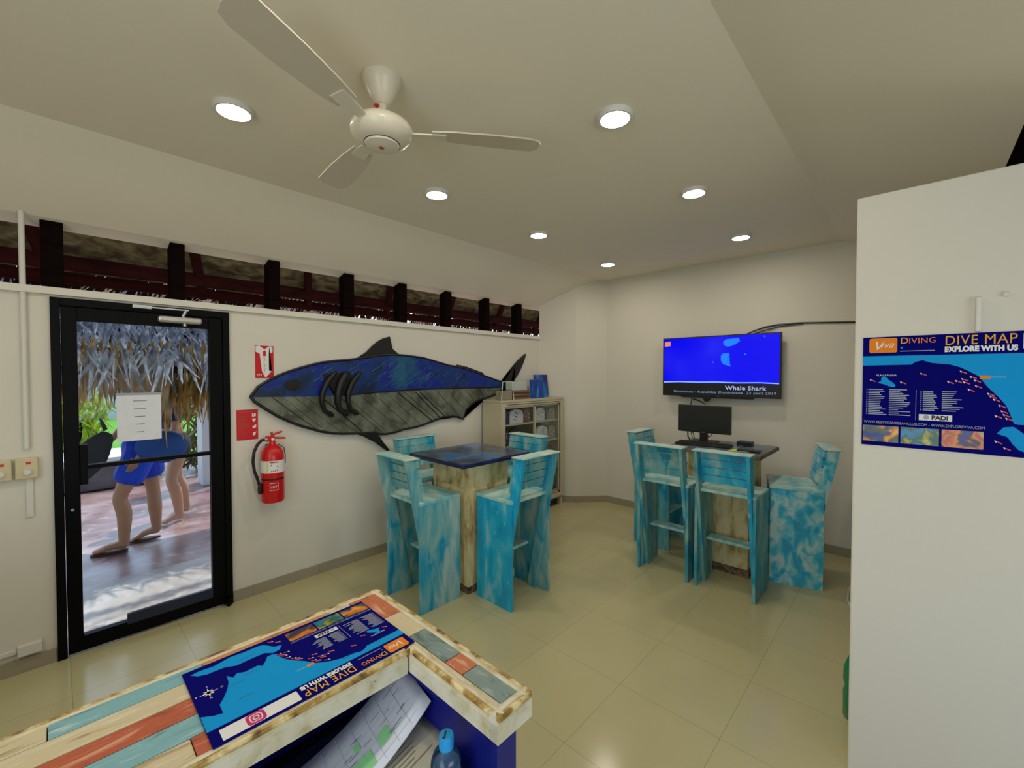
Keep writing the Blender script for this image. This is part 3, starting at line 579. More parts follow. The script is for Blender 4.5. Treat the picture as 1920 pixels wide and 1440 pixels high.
tag(at_origin(MB().box(-1.4, -0.166, YW-0.022, YW-0.001, 0.118, 0.142).build('cable_duct', WHITEP, bevel=0.003)), 'horizontal white cable duct running to the low junction box', 'cable duct')

# signs
def wally(u, v, d): return (u, -d, v)
s = thing('extinguisher_sign', 'red sign with a white folded arrow pointing down above the fire extinguisher', 'sign', (1.021, YW-0.001, 1.622))
MB().box(0, 0.125, -0.003, 0, 0, 0.242).build('sign_board', REDS, s, bevel=0.0008)
MB().prism([(0.028, 0.242), (0.062, 0.215), (0.098, 0.242), (0.118, 0.236), (0.118, 0.195), (0.092, 0.182), (0.092, 0.055), (0.112, 0.052), (0.068, 0.002), (0.045, 0.045), (0.030, 0.182), (0.003, 0.196), (0.003, 0.236)], 0.003, 0.0042, wally).build('arrow', WHITE, s)
MB().box(0.052, 0.072, -0.0055, -0.0042, 0.165, 0.198).prism([(0.052, 0.198), (0.072, 0.198), (0.062, 0.210)], 0.0042, 0.0055, wally).build('extinguisher_symbol', REDS, s)
MB().box(0.004, 0.050, -0.0055, -0.0042, 0.004, 0.046).build('logo_panel', RED, s)
RX = Matrix.Rotation(R(90), 4, 'X')
text_mesh('logo_text', 'ERT', 0.022, WHITE, s, Matrix.Translation((0.008, -0.006, 0.016)) @ RX)
tt = []
for k, ch in enumerate('EXTINTOR'): tt.append(text_mesh('vertical_text', ch, 0.016, REDD, s, Matrix.Translation((0.0565, -0.0048, 0.150-k*0.0145)) @ RX))
join_meshes(tt)
s = thing('instruction_sign', 'red instruction sign with four small white symbols beside the door frame', 'sign', (0.895, YW-0.001, 1.168))
MB().box(0, 0.139, -0.003, 0, 0, 0.222).build('sign_board', REDS, s, bevel=0.0008)
q = MB(); rq = random.Random(4)
q.box(0.012, 0.118, -0.0038, -0.003, 0.203, 0.210)
for k in range(14): q.box(0.012, 0.012+rq.uniform(0.04, 0.08), -0.0036, -0.003, 0.018+k*0.0128, 0.0215+k*0.0128)
q.build('printed_lines', REDD, s)
for k, z in enumerate((0.166, 0.128, 0.078, 0.028)):
    q = MB()
    if k == 0: q.box(0.100, 0.108, -0.0042, -0.003, z, z+0.028).box(0.112, 0.124, -0.0042, -0.003, z+0.004, z+0.028).box(0.108, 0.112, -0.0042, -0.003, z, z+0.014)
    elif k == 1: q.prism([(0.100, z+0.026), (0.124, z+0.026), (0.122, z+0.012), (0.112, z), (0.103, z+0.012)], 0.003, 0.0042, wally)
    elif k == 2: q.prism([(0.102, z+0.004), (0.112, z+0.004), (0.126, z+0.012), (0.126, z+0.03), (0.118, z+0.03), (0.116, z+0.022), (0.104, z+0.024)], 0.003, 0.0042, wally)
    else: q.prism([(0.104, z), (0.118, z+0.001), (0.121, z+0.014), (0.128, z+0.028), (0.114, z+0.024), (0.104, z+0.022)], 0.003, 0.0042, wally)
    q.build('symbol', WHITE, s)

# fire extinguisher
e = thing('fire_extinguisher', 'red fire extinguisher with black hose hanging on the wall below the red signs', 'fire extinguisher', (1.103, 3.488, 0.70))
MB().lathe([(0.058, 0.0), (0.072, 0.004), (0.0775, 0.02), (0.0775, 0.345), (0.072, 0.375), (0.055, 0.405), (0.034, 0.422), (0.022, 0.430), (0.020, 0.455)], 40).build('cylinder_body', RED, e)
lb = MB().lathe([(0.0782, 0.225), (0.0782, 0.315)], 40, cap=False).build('paper_label', WHITE, e)
def cyl(a0, a1, z0, z1, r, n=8):
    q = MB(); pr = None
    for k in range(n+1):
        a = R(a0+(a1-a0)*k/n); A = q.b.verts.new((r*math.cos(a), r*math.sin(a), z0)); B = q.b.verts.new((r*math.cos(a), r*math.sin(a), z1))
        if pr: q.b.faces.new([pr[0], A, B, pr[1]])
        pr = (A, B)
    return q
cyl(-137, -128, 0.228, 0.312, 0.0786, 2).build('yellow_stripe', mat('yellow_print', (0.70, 0.68, 0.15), 0.5), e)
cyl(-122, -78, 0.300, 0.308, 0.0786).build('label_heading', REDD, e)
for a, z in ((-115, 0.236), (-106, 0.236), (-97, 0.236), (-116, 0.278), (-86, 0.268), (-88, 0.240)): cyl(a, a+5, z, z+0.010, 0.0787, 2).build('label_mark', REDD if z < 0.24 else BLACKI, e)
cyl(-179, -40, 0.172, 0.184, 0.0785, 16).build('clamp_band', BLACKP, e)
q = cyl(-122, -80, 0.098, 0.101, 0.0783)
for args in ((-122, -80, 0.150, 0.153), (-122, -120, 0.098, 0.153), (-82, -80, 0.098, 0.153)):
    g = cyl(*args, 0.0783); me = bpy.data.meshes.new('t'); g.b.to_mesh(me); q.b.from_mesh(me); g.b.free(); bpy.data.meshes.remove(me)
q.build('logo_outline', WHITE, e)
ME = Matrix.Rotation(R(-101+90), 4, 'Z') @ Matrix.Translation((-0.0215, -0.0795, 0.115)) @ RX
text_mesh('logo_text', 'ERT', 0.024, WHITE, e, ME)
MB().box(-0.045, 0.012, -0.018, 0.018, 0.452, 0.492).build('valve_head', RED, e, bevel=0.005)
MB().box(-0.04, 0.090, -0.012, 0.012, 0.0, 0.014, Matrix.Translation((0.0, 0, 0.470)) @ Matrix.Rotation(R(7), 4, 'Y')).build('lower_lever', RED, e, bevel=0.003)
MB().box(0.0, 0.078, -0.011, 0.011, 0.0, 0.012, Matrix.Translation((-0.005, 0, 0.490)) @ Matrix.Rotation(R(-17), 4, 'Y')).build('upper_lever', RED, e, bevel=0.003)
MB().tube([(-0.005, -0.006, 0.485), (-0.006, -0.008, 0.520)], [0.007, 0.009], 10).build('safety_pin', REDD, e)
MB().tube([(-0.045, -0.01, 0.470), (-0.075, -0.015, 0.468), (-0.105, -0.02, 0.44), (-0.128, -0.02, 0.39), (-0.134, -0.015, 0.32), (-0.125, -0.01, 0.25), (-0.106, -0.01, 0.19), (-0.092, -0.015, 0.13)], 0.0105, 12).build('hose', BLACKP, e)
MB().lathe([(0.013, 0), (0.017, 0.03), (0.014, 0.075)], 14, (-0.090, -0.016, 0.075)).build('nozzle', BLACKP, e)
MB().tube([(-0.040, -0.012, 0.468), (-0.058, -0.014, 0.470)], 0.012, 12).build('hose_collar', CHROME, e)
MB().box(-0.02, 0.02, 0.078, 0.089, 0.15, 0.42).build('wall_bracket', BLACKP, e)
MB().lathe([(0.010, 0), (0.010, 0.006)], 12, (0, 0, 0)).build('pressure_gauge', WHITE, e).matrix_local = Matrix.Translation((-0.004, -0.019, 0.468)) @ RX
MB().tube([(0.030, -0.03, 0.43), (0.068, -0.035, 0.40), (0.078, -0.032, 0.34), (0.076, -0.035, 0.28)], 0.003, 6).build('seal_cord', BLACKP, e)

# wooden fish
FX, FZ = 0.975, 1.10
def ff(u, v, d): return (u-FX, -d, v-FZ)
fish = thing('wooden_fish', 'large blue and grey wooden plank fish with black outline hanging on the wall', 'wall decoration', (FX, YW-0.002, FZ))
top = [(0.985, 1.492), (1.03, 1.556), (1.10, 1.603), (1.173, 1.640), (1.25, 1.672), (1.33, 1.699), (1.41, 1.723), (1.498, 1.745), (1.61, 1.761), (1.726, 1.772), (1.80, 1.782), (1.90, 1.800), (2.02, 1.822), (2.15, 1.832), (2.30, 1.828), (2.495, 1.811), (2.66, 1.775), (2.814, 1.742), (2.93, 1.728), (3.06, 1.705), (3.203, 1.667), (3.36, 1.622), (3.52, 1.578), (3.64, 1.552)]
midl = [(3.64, 1.500), (3.493, 1.499), (3.0, 1.502), (2.557, 1.503), (2.25, 1.497), (1.974, 1.487), (1.676, 1.471), (1.3, 1.474), (0.985, 1.482)]
botl = [(3.60, 1.470), (3.50, 1.420), (3.36, 1.385), (3.202, 1.355), (3.11, 1.31), (3.046, 1.265), (3.001, 1.166), (2.93, 1.196), (2.862, 1.208), (2.722, 1.208), (2.62, 1.180), (2.491, 1.150), (2.38, 1.133), (2.277, 1.127), (2.18, 1.108), (2.079, 1.100), (2.02, 1.106), (1.96, 1.124), (1.85, 1.130), (1.769, 1.137), (1.66, 1.145), (1.581, 1.157), (1.49, 1.180), (1.407, 1.211), (1.32, 1.245), (1.246, 1.281), (1.16, 1.330), (1.095, 1.378), (1.006, 1.446)]
MB().prism(top + midl, 0.012, 0.034, ff).build('upper_body', FBLUE, fish)
MB().prism([midl[-1]] + midl[-2::-1] + botl, 0.012, 0.032, ff).build('lower_body', FGREY, fish)
MB().prism(top + botl, 0.0, 0.012, ff).build('backing_board', FBLACK, fish)
rim = MB().tube([ff(u, v, 0.030) for u, v in top], 0.011, 8).build('rim', FBLACK, fish)
rim2 = MB().tube([ff(u, v, 0.028) for u, v in [(3.64, 1.552), (3.64, 1.50)] + botl + [(0.98, 1.487), (0.985, 1.492)]], 0.012, 8).build('rim', FBLACK, fish)
MB().tube([ff(u, v, 0.034) for u, v in midl[:7]], 0.007, 6).build('middle_seam', FBLACK, fish)
import bisect
def ybot(x_):
    b2 = sorted(botl)
    for (a, b_) in zip(b2, b2[1:]):
        if a[0] <= x_ <= b_[0]: return a[1] + (b_[1]-a[1])*(x_-a[0])/(b_[0]-a[0])
    return 1.4
sm = MB(); rq = random.Random(9); xs = 1.12
while xs < 3.56:                                          # diagonal plank joints of the grey belly
    z0 = 1.478; x0_ = xs; slope = rq.uniform(-0.92, -0.74); pts_ = []; k = 0
    while k < 60:
        xx = x0_ + k*0.012; zz = z0 + slope*(xx-x0_)
        if xx > 3.58 or zz < ybot(xx)+0.008: break
        pts_.append(ff(xx, zz, 0.032)); k += 1
    if len(pts_) > 3: sm.tube([pts_[0], pts_[len(pts_)//2], pts_[-1]], rq.choice([0.0015, 0.0022, 0.003, 0.005]), 6)
    xs += rq.uniform(0.045, 0.15)
sm.build('plank_joints', FBLACK, fish)
st = MB()
def ytop(x_):
    for (a, b_) in zip(top, top[1:]):
        if a[0] <= x_ <= b_[0]: return a[1] + (b_[1]-a[1])*(x_-a[0])/(b_[0]-a[0])
    return 1.55
for k in range(120):                                      # scratched pale strokes across the blue planks
    xx = rq.uniform(1.4, 3.1); zz = rq.uniform(1.52, 1.80); L_ = rq.uniform(0.03, 0.13)
    if zz + L_*0.62 < ytop(xx+L_)-0.01 and zz+L_*0.62 < ytop(xx)-0.005:
        a = Vector(ff(xx, zz, 0.0342)); b_ = Vector(ff(xx+L_, zz+L_*0.62, 0.0342)); w_ = rq.uniform(0.001, 0.0035); n_ = Vector((-0.5, 0, 0.85))*w_
        st.quad(a-n_, b_-n_*0.3, b_+n_*0.3, a+n_)
st.build('scratches', mat('pale_scratches', (0.07, 0.15, 0.26), 0.6), fish)
MB().prism([(1.80, 1.784), (1.854, 1.812), (1.90, 1.850), (1.955, 1.905), (2.004, 1.945), (2.06, 1.977), (2.129, 2.000), (2.130, 1.955), (2.138, 1.915), (2.156, 1.885), (2.19, 1.855), (2.24, 1.828), (2.10, 1.822), (1.95, 1.805)], 0.004, 0.030, ff).build('dorsal_fin', FBLACK, fish, bevel=0.004)
q = MB(); q.prism([(3.60, 1.56), (3.66, 1.58), (3.763, 1.693), (3.83, 1.765), (3.906, 1.828), (4.035, 1.905), (4.02, 1.86), (3.985, 1.79), (3.93, 1.70), (3.868, 1.625), (3.80, 1.56), (3.744, 1.50), (3.76, 1.42), (3.80, 1.33), (3.86, 1.22), (3.74, 1.30), (3.66, 1.40), (3.60, 1.49)], 0.004, 0.030, ff).build('tail_fin', FBLACK, fish, bevel=0.004)
MB().prism([(1.76, 1.14), (1.86, 1.10), (1.971, 1.035), (2.06, 0.965), (2.135, 0.905), (2.105, 0.96), (2.035, 1.05), (1.99, 1.12), (1.92, 1.135)], 0.014, 0.038, ff).build('pectoral_fin', FBLACK, fish, bevel=0.004)
q = MB()
for k in range(9):
    xx = 2.93 + k*0.042; zz = ytop(xx)
    q.prism([(xx, zz-0.004), (xx+0.01, zz+0.026), (xx+0.050, zz+0.008), (xx+0.042, ytop(xx+0.042)-0.004)], 0.006, 0.03, ff)
q.build('finlets', FBLACK, fish)
MB().prism([(1.205, 1.575), (1.235, 1.605), (1.30, 1.612), (1.335, 1.585), (1.325, 1.545), (1.29, 1.525), (1.235, 1.530), (1.210, 1.552)], 0.034, 0.040, ff).build('eye', FBLACK, fish, bevel=0.002)
for (x0_, dx_, r_) in ((1.49, 0.10, 0.020), (1.62, 0.07, 0.026), (1.71, 0.10, 0.020)):
    gl = MB().tube([ff(x0_+dx_+0.02, 1.668, 0.045), ff(x0_+dx_-0.01, 1.650, 0.06), ff(x0_+dx_*0.35, 1.58, 0.065), ff(x0_, 1.50, 0.062), ff(x0_-0.005, 1.42, 0.06), ff(x0_+0.02, 1.35, 0.055), ff(x0_+0.075, 1.315, 0.045), ff(x0_+0.10, 1.305, 0.04)], [0.012, r_, r_*1.3, r_*1.2, r_, r_*0.9, r_*1.1, 0.01], 10)
    gl.build('gill_strap', FBLACK, fish)
MB().prism([(1.50, 1.655), (1.74, 1.668), (1.74, 1.52), (1.62, 1.43), (1.58, 1.52)], 0.034, 0.044, ff).build('gill_plate', FBLACK, fish)

# ================================================================== CEILING: FAN AND DOWNLIGHTS
fan = thing('ceiling_fan', 'cream three-blade ceiling fan hanging from the flat ceiling', 'ceiling fan', (0.93, 1.60, 2.85))
MB().lathe([(0.078, 0.0), (0.080, -0.008), (0.070, -0.03), (0.048, -0.075), (0.028, -0.105), (0.022, -0.108)], 36).build('canopy', FAN, fan)
MB().lathe([(0.020, -0.10), (0.020, -0.125), (0.036, -0.165)], 24).build('down_rod', FAN, fan)
MB().lathe([(0.034, -0.160), (0.080, -0.168), (0.112, -0.185), (0.124, -0.205), (0.122, -0.222), (0.100, -0.248), (0.072, -0.262)], 40).build('motor_housing', FAN, fan)
MB().lathe([(0.073, -0.260), (0.072, -0.2635)], 36).build('trim_ring', BLACKP, fan)
MB().lathe([(0.070, -0.262), (0.066, -0.270), (0.04, -0.278), (0.004, -0.280)], 36).build('bottom_cap', FAN, fan)
MB().box(-0.014, 0.004, -0.012, 0.004, -0.2815, -0.278).build('maker_badge', REDD, fan)
MB().box(-0.045, -0.028, -0.030, -0.014, -0.135, -0.128).build('red_tag', REDS, fan)
for ang in (-36.5, 83.5, 203.5):
    Mb = Matrix.Rotation(R(ang), 4, 'Z') @ Matrix.Translation((0, 0, -0.208)) @ Matrix.Rotation(R(9), 4, 'X')
    o = MB().prism([(0.20, -0.045), (0.30, -0.062), (0.45, -0.072), (0.60, -0.070), (0.645, -0.055), (0.66, -0.02), (0.655, 0.04), (0.63, 0.065), (0.45, 0.062), (0.30, 0.052), (0.20, 0.04)], -0.003, 0.003, lambda u, v, d: Mb @ Vector((u, v, d))).build('blade', BLADE, fan)
    MB().prism([(0.10, -0.016), (0.22, -0.03), (0.26, -0.03), (0.26, 0.03), (0.22, 0.03), (0.10, 0.016)], -0.008, -0.003, lambda u, v, d: Mb @ Vector((u, v, d))).build('blade_iron', FAN, fan)
lights = [(0.572, 2.26, 'leftmost glowing round downlight, between the fan and the left wall'), (1.748, 2.322, 'glowing downlight just right of and below the fan'), (2.847, 2.361, 'third glowing downlight in the row along the fish wall'), (4.112, 2.44, 'smallest, farthest downlight near the far corner'),
          (1.797, 1.033, 'large near downlight right of the fan'), (2.885, 1.075, 'middle downlight of the right-hand row'), (4.093, 1.12, 'farthest downlight of the right-hand row above the screen'),
          (0.60, 1.0, 'added unseen downlight above the counter, out of frame'), (-0.9, 2.2, 'added unseen downlight, behind the camera near the left wall'), (-0.9, 1.0, 'added unseen downlight, behind the camera')]  # last three are unseen, added to even out the lighting
for (x_, y_, lab) in lights:
    t = thing('downlight', lab, 'ceiling light', (x_, y_, 2.85), group='round ceiling downlights')
    MB().lathe([(0.082, 0.0), (0.082, -0.012), (0.076, -0.022), (0.066, -0.022)], 36, cap=False).build('rim', WHITEP, t)
    MB().lathe([(0.001, -0.0205), (0.066, -0.0205)], 36, cap=False).build('diffuser', LAMPM, t)

# ================================================================== BAR STOOLS
def make_stool(label, blotched=False, group=None):
    A = AQUAB if blotched else AQUA
    t = thing('bar_stool', label, 'bar stool', group=group)
    for s_ in (-1, 1):
        x0_, x1_ = (0.193, 0.215) if s_ > 0 else (-0.215, -0.193)
        MB().box(x0_, x1_, -0.175, 0.175, 0, 0.748).build('side_panel', A, t, bevel=0.002)
    MB().box(-0.215, 0.215, -0.172, 0.182, 0.748, 0.772).build('seat', AQUAP, t, bevel=0.003)
    for s_ in (-1, 1):
        x0_, x1_ = (0.168, 0.1925) if s_ > 0 else (-0.1925, -0.168)
        if True:
            Mx = lambda u, v, d: (d, u, v)
            MB().prism([(-0.065, 0.0), (0.015, 0.0), (-0.195, 1.07), (-0.272, 1.07)], x0_, x1_, Mx).build('upright', A, t, bevel=0.002)
    # backrest of three boards, one panel with open joints
    q = MB()
    for k in range(4):
        z0 = 0.822 + k*0.062; z1 = z0 + 0.056; yy = lambda z: 0.015 - 0.210*(z/1.07) + 0.006
        q.prism([(yy(z0)-0.006, z0), (yy(z0)+0.014, z0), (yy(z1)+0.014, z1), (yy(z1)-0.006, z1)], -0.192, 0.192, lambda u, v, d: (d, u, v))
    q.build('backrest', A, t, bevel=0.0015)
    MB().box(-0.205, 0.205, -0.280, -0.168, 1.070, 1.081).build('top_rail', EDGE, t, bevel=0.003)
    MB().box(-0.193, 0.193, 0.02, 0.135, 0.315, 0.337).build('footrest', AQUAP, t, bevel=0.004)
    return t
g1 = 'aqua bar stools around the navy-topped table'; g2 = 'aqua bar stools around the computer table'
proto = make_stool('aqua bar stool in front left of the navy-topped table, its slatted back toward the door', group=g1)
protob = make_stool('aqua bar stool with heavily blotched side panel, right of the computer table', True, g2)
# (x, y, rotation, label): local +Y is the way the sitter faces
stools = [(1.857, 2.650, -90, 'aqua bar stool at the left front of the navy-topped table, nearest the counter corner', g1),
          (2.346, 2.185, 0, 'aqua bar stool at the right front of the navy-topped table, with bright blue side', g1),
          (2.26, 3.14, 180, 'aqua bar stool behind the navy-topped table, against the fish wall', g1),
          (2.84, 2.665, 90, 'aqua bar stool behind the navy-topped table, in front of the display cabinet', g1),
          (3.575, 1.502, -90, 'left of the two aqua bar stools side by side at the computer table', g2),
          (3.575, 1.025, -90, 'right of the two aqua bar stools side by side at the computer table', g2),
          (4.127, 0.713, 15.6, 'aqua bar stool with heavily blotched side panel at the right end of the computer table', g2),
          (4.115, 1.83, 180, 'aqua bar stool at the far left end of the computer table, mostly hidden', g2)]
for k, (x_, y_, rz, lab, g) in enumerate(stools):
    o = proto if k == 0 else (protob if k == 6 else copy_tree(proto))
    o.location = (x_, y_, 0); o.rotation_euler = (0, 0, R(rz)); o['label'] = lab; o['group'] = g

def repaint(root, kind, idx, m_):
    c = [q for q in kids(root) if q.name.startswith(kind)][idx]; c.data = c.data.copy(); c.data.materials[0] = m_
for t_ in [q for q in bpy.data.objects if q.name.startswith('bar_stool')]:
    if (t_.location - Vector((2.346, 2.185, 0))).length < 0.01: repaint(t_, 'side_panel', 0, AQUAV); repaint(t_, 'upright', 0, AQUAV)
    if (t_.location - Vector((3.575, 1.025, 0))).length < 0.01: repaint(t_, 'upright', 1, AQUAV); repaint(t_, 'backrest', 0, AQUAV)
# ================================================================== TABLES
t = thing('bar_table', 'tall square bar table with navy varnished top on a pale pallet-wood column', 'table', (2.30, 2.62, 0))
MB().box(-0.21, 0.21, -0.21, 0.21, 0.06, 0.985).build('column', RAWW, t, bevel=0.003)
MB().box(-0.205, 0.205, -0.205, 0.205, 0.0, 0.06).build('plinth', RAWD, t)
q = MB().box(-0.214, -0.21, -0.214, 0.214, 0.80, 0.985).box(-0.21, 0.214, -0.214, -0.21, 0.80, 0.985).build('collar_board', RAWW, t)
MB().box(-0.215, -0.165, -0.216, -0.212, 0.06, 0.985).box(-0.216, -0.212, -0.215, -0.165, 0.06, 0.985).build('corner_batten', RAWW, t)
MB().box(-0.36, 0.36, -0.335, 0.335, 0.985, 1.012).build('table_edge', TEDGE, t, bevel=0.004)
MB().box(-0.352, 0.352, -0.327, 0.327, 1.010, 1.020).build('tabletop', TBLUE, t, bevel=0.003)
t = thing('bar_table', 'tall bar table with worn grey top carrying the computer monitor', 'table', (4.01, 1.225, 0))
MB().box(-0.20, 0.20, -0.26, 0.22, 0.06, 0.985).build('column', RAWW, t, bevel=0.003)
MB().box(-0.21, 0.21, -0.27, 0.23, 0.0, 0.06).build('plinth', RAWD, t)
MB().box(-0.33, 0.31, -0.37, 0.375, 0.985, 1.012).build('table_edge', RAWD, t, bevel=0.004)
MB().box(-0.325, 0.305, -0.365, 0.37, 1.010, 1.020).build('tabletop', TGREY, t, bevel=0.003)

# monitor, keyboard, things on the table
mo = thing('computer_monitor', 'black computer monitor standing on the worn grey table', 'monitor', (4.13, 1.43, 1.02))
MB().box(-0.012, 0.020, -0.238, 0.238, 0.085, 0.340).build('casing', BLACKP, mo, bevel=0.005)
MB().box(-0.0135, -0.0118, -0.222, 0.222, 0.103, 0.328).build('screen', SCREEN, mo)
MB().box(-0.0138, -0.0118, -0.012, 0.012, 0.089, 0.093).build('maker_mark', GREYP, mo)
MB().box(-0.002, 0.022, -0.035, 0.035, 0.006, 0.12).build('stand_neck', BLACKP, mo, bevel=0.003)
MB().box(-0.075, 0.085, -0.115, 0.115, 0.0, 0.010).build('stand_foot', BLACKP, mo, bevel=0.003)
MB().tube([(0.01, 0.15, 0.10), (0.02, 0.15, 0.03), (0.04, 0.14, 0.006)], 0.006, 8).tube([(0.01, 0.12, 0.09), (0.02, 0.11, 0.03), (0.02, 0.09, 0.02), (0.02, 0.10, 0.07), (0.01, 0.11, 0.085)], 0.004, 8).tube([(0.01, -0.06, 0.09), (0.02, -0.07, 0.065), (0.02, -0.02, 0.04)], 0.004, 8).build('cable', BLACKP, mo)
kb = thing('keyboard', 'black keyboard lying in front of the monitor', 'keyboard', (3.93, 1.36, 1.02), R(4))
MB().box(-0.075, 0.075, -0.225, 0.225, 0.0, 0.018).build('keyboard_base', BLACKP, kb, bevel=0.004)
q = MB()
for i in range(5):
    for j in range(15): q.box(-0.065+i*0.026, -0.044+i*0.026, -0.215+j*0.0288, -0.191+j*0.0288, 0.018, 0.024)
kk = q.build('keys', mat('black_keys', (0.015, 0.015, 0.016), 0.5), kb); kk['kind'] = 'stuff'
o = MB().box(4.14, 4.23, 1.03, 1.15, 1.02, 1.055).build('adapter_box', BLACKP, bevel=0.006); tag(at_origin(o), 'small black box at the back of the computer table right of the keyboard', 'box')
o = MB().prism([(3.80, 1.12), (3.93, 1.08), (3.90, 0.96), (3.82, 0.97)], 1.02, 1.023, lambda u, v, d: (u, v, d)).build('yellow_leaflet', YELLOW); tag(at_origin(o), 'yellow leaflet under the black notebook on the computer table', 'leaflet')
o = MB().box(3.82, 3.90, 0.90, 1.06, 1.023, 1.034).build('notebook', BLACKP, bevel=0.002); tag(at_origin(o), 'slim black notebook lying at the near edge of the computer table', 'notebook')
o = MB().tube([(4.12, 1.13, 1.025), (4.05, 1.12, 1.024), (4.04, 1.08, 1.024), (4.10, 1.06, 1.024), (4.15, 1.09, 1.026)], 0.003, 6).build('mouse_cable', BLACKP); tag(at_origin(o), 'thin black cable curled beside the small black box on the computer table', 'cable')
t = thing('hanging_strap', 'red strap hanging from the edge of the computer table between two stools', 'strap', (3.675, 1.262, 0.86))
MB().box(-0.004, 0.002, -0.016, 0.016, 0.04, 0.125).build('strap_band', REDS, t)
MB().tube([(0, 0, 0.04), (0.0, -0.006, 0.0), (0, 0.004, -0.05)], 0.004, 6).build('strap_cord', BLACKP, t)

# television
tv = thing('television', 'large wall-mounted television showing a bright blue underwater picture', 'television', (4.76, 1.52, 1.412))
W2 = 0.585
MB().box(0, 0.035, -W2, W2, 0.0, 0.645).build('casing', BLACKP, tv, bevel=0.004)
MB().prism([(-0.36, 0.0), (0.40, 0.0), (0.36, -0.016), (-0.34, -0.016)], 0.004, 0.03, lambda u, v, d: (d, u, v)).build('lower_lip', BLACKP, tv)
def tvb(name, y0, y1, z0, z1, m_, d=0.0): return MB().box(-0.002-d, -0.0005-d, y0, y1, z0, z1).build(name, m_, tv)
tvb('lit_picture', -W2+0.016, W2-0.016, 0.142, 0.632, TVSCR)
fx = lambda u, v, d: (-d, u, v)
MB().prism([(0.57*0+0.569, 0.142), (0.40, 0.150), (0.2, 0.146), (0.0, 0.150), (-0.2, 0.145), (-0.4, 0.150), (-0.569, 0.142), (-0.569, 0.152), (-0.4, 0.160), (-0.2, 0.156), (0.0, 0.162), (0.2, 0.158), (0.4, 0.163), (0.569, 0.156)], 0.002, 0.003, fx).build('foam_line', TVW, tv)
def blob(pts): return MB().prism(pts, 0.002, 0.003, fx)
blob([(-0.06, 0.575), (-0.09, 0.60), (-0.16, 0.605), (-0.21, 0.61), (-0.22, 0.575), (-0.18, 0.545), (-0.13, 0.525), (-0.09, 0.525), (-0.065, 0.545)]).build('light_patch', TVL, tv)
blob([(-0.04, 0.43), (-0.06, 0.455), (-0.12, 0.455), (-0.105, 0.41), (-0.12, 0.365), (-0.085, 0.355), (-0.145, 0.325), (-0.13, 0.318), (-0.06, 0.345), (-0.04, 0.38)]).build('light_patch', TVL, tv)
for (u, v, r_) in ((0.04, 0.365, 0.012), (-0.27, 0.44, 0.013), (-0.44, 0.61, 0.012)): blob([(u+r_, v), (u, v+r_*0.7), (u-r_, v), (u, v-r_*0.7)]).build('light_speck', TVL, tv)
MB().prism([(0.56, 0.60), (0.495, 0.605), (0.495, 0.555), (0.56, 0.55)], 0.002, 0.003, fx).build('corner_logo', TVO, tv)
MT = Matrix.Rotation(R(-90), 4, 'Z') @ RX      # text facing -X, reading toward -Y
text_mesh('title_text', 'Whale Shark', 0.058, TVT, tv, Matrix.Translation((-0.0025, -0.085, 0.078)) @ MT, bold=0.0008, sx=1.18, space=1.05)
text_mesh('caption_text', 'Dominicus - Republica Dominicana  22 abril 2019', 0.034, TVT2, tv, Matrix.Translation((-0.0025, 0.455, 0.038)) @ MT, bold=0.0006, sx=1.32, space=1.1)
MB().box(-0.002, 0.0, -0.03, 0.005, 0.006, 0.010).build('maker_mark', GREYP, tv)
MB().box(0.035, 0.109, -0.20, 0.20, 0.18, 0.50).build('wall_bracket', BLACKP, tv)
MB().prism([(0.16, 0.0), (0.06, 0.0), (0.09, -0.05), (0.115, -0.06), (0.135, -0.05)], 0.03, 0.05, lambda u, v, d: (d, u, v)).build('bracket_foot', BLACKP, tv)
MB().tube([(0.05, 0.27, 0.02), (0.05, 0.275, -0.02), (0.03, 0.27, -0.06), (-0.2, 0.20, -0.12)], 0.005, 8).build('cable', BLACKP, tv)
MB().tube([(0.05, 0.26, -0.03), (0.05, 0.20, -0.05), (0.03, 0.12, -0.085)], 0.007, 8).build('cable', BLACKP, tv)
o = MB().tube([(4.80, 1.26, 2.05), (4.845, 1.20, 2.085), (4.855, 1.10, 2.12), (4.86, 0.983, 2.136), (4.86, 0.80, 2.138), (4.86, 0.30, 2.106), (4.86, -0.6, 2.09)], 0.008, 8)
o.tube([(4.80, 1.20, 2.05), (4.85, 1.12, 2.08), (4.86, 0.98, 2.118), (4.86, 0.78, 2.128)], 0.006, 8)
tag(at_origin(o.build('television_cable', BLACKP)), 'black cable sagging along the wall from the top of the television', 'cable')
tag(at_origin(MB().box(4.85, 4.869, 1.27, 1.40, 1.385, 1.42).build('wall_socket', WHITEP, bevel=0.003)), 'small pale socket on the wall under the television', 'socket')

# ================================================================== DISPLAY CABINET
cb = thing('display_cabinet', 'beige metal display cabinet with shelves of folded shirts in the far corner', 'cabinet', (3.285, 3.25, 0))
CW, CD, CT = 1.115, 0.285, 1.362
MB().box(0, 0.02, 0, CD, 0.10, CT-0.02).build('side_panel', CAB, cb, bevel=0.003)
MB().prism([(CW-0.02, 0), (CW, 0), (CW, 0.16), (CW-0.02, 0.19)], 0.10, CT-0.02, lambda u, v, d: (u, v, d)).build('side_panel', CAB, cb)
MB().prism([(0, -0.005), (CW+0.005, -0.005), (CW+0.005, 0.16), (CW-0.08, CD), (0, CD)], CT-0.025, CT, lambda u, v, d: (u, v, d)).build('top_panel', CAB, cb)
MB().prism([(0.02, CD-0.01), (CW-0.09, CD-0.01), (CW-0.09, CD), (0.02, CD)], 0.10, CT-0.025, lambda u, v, d: (u, v, d)).build('back_panel', CABI, cb)
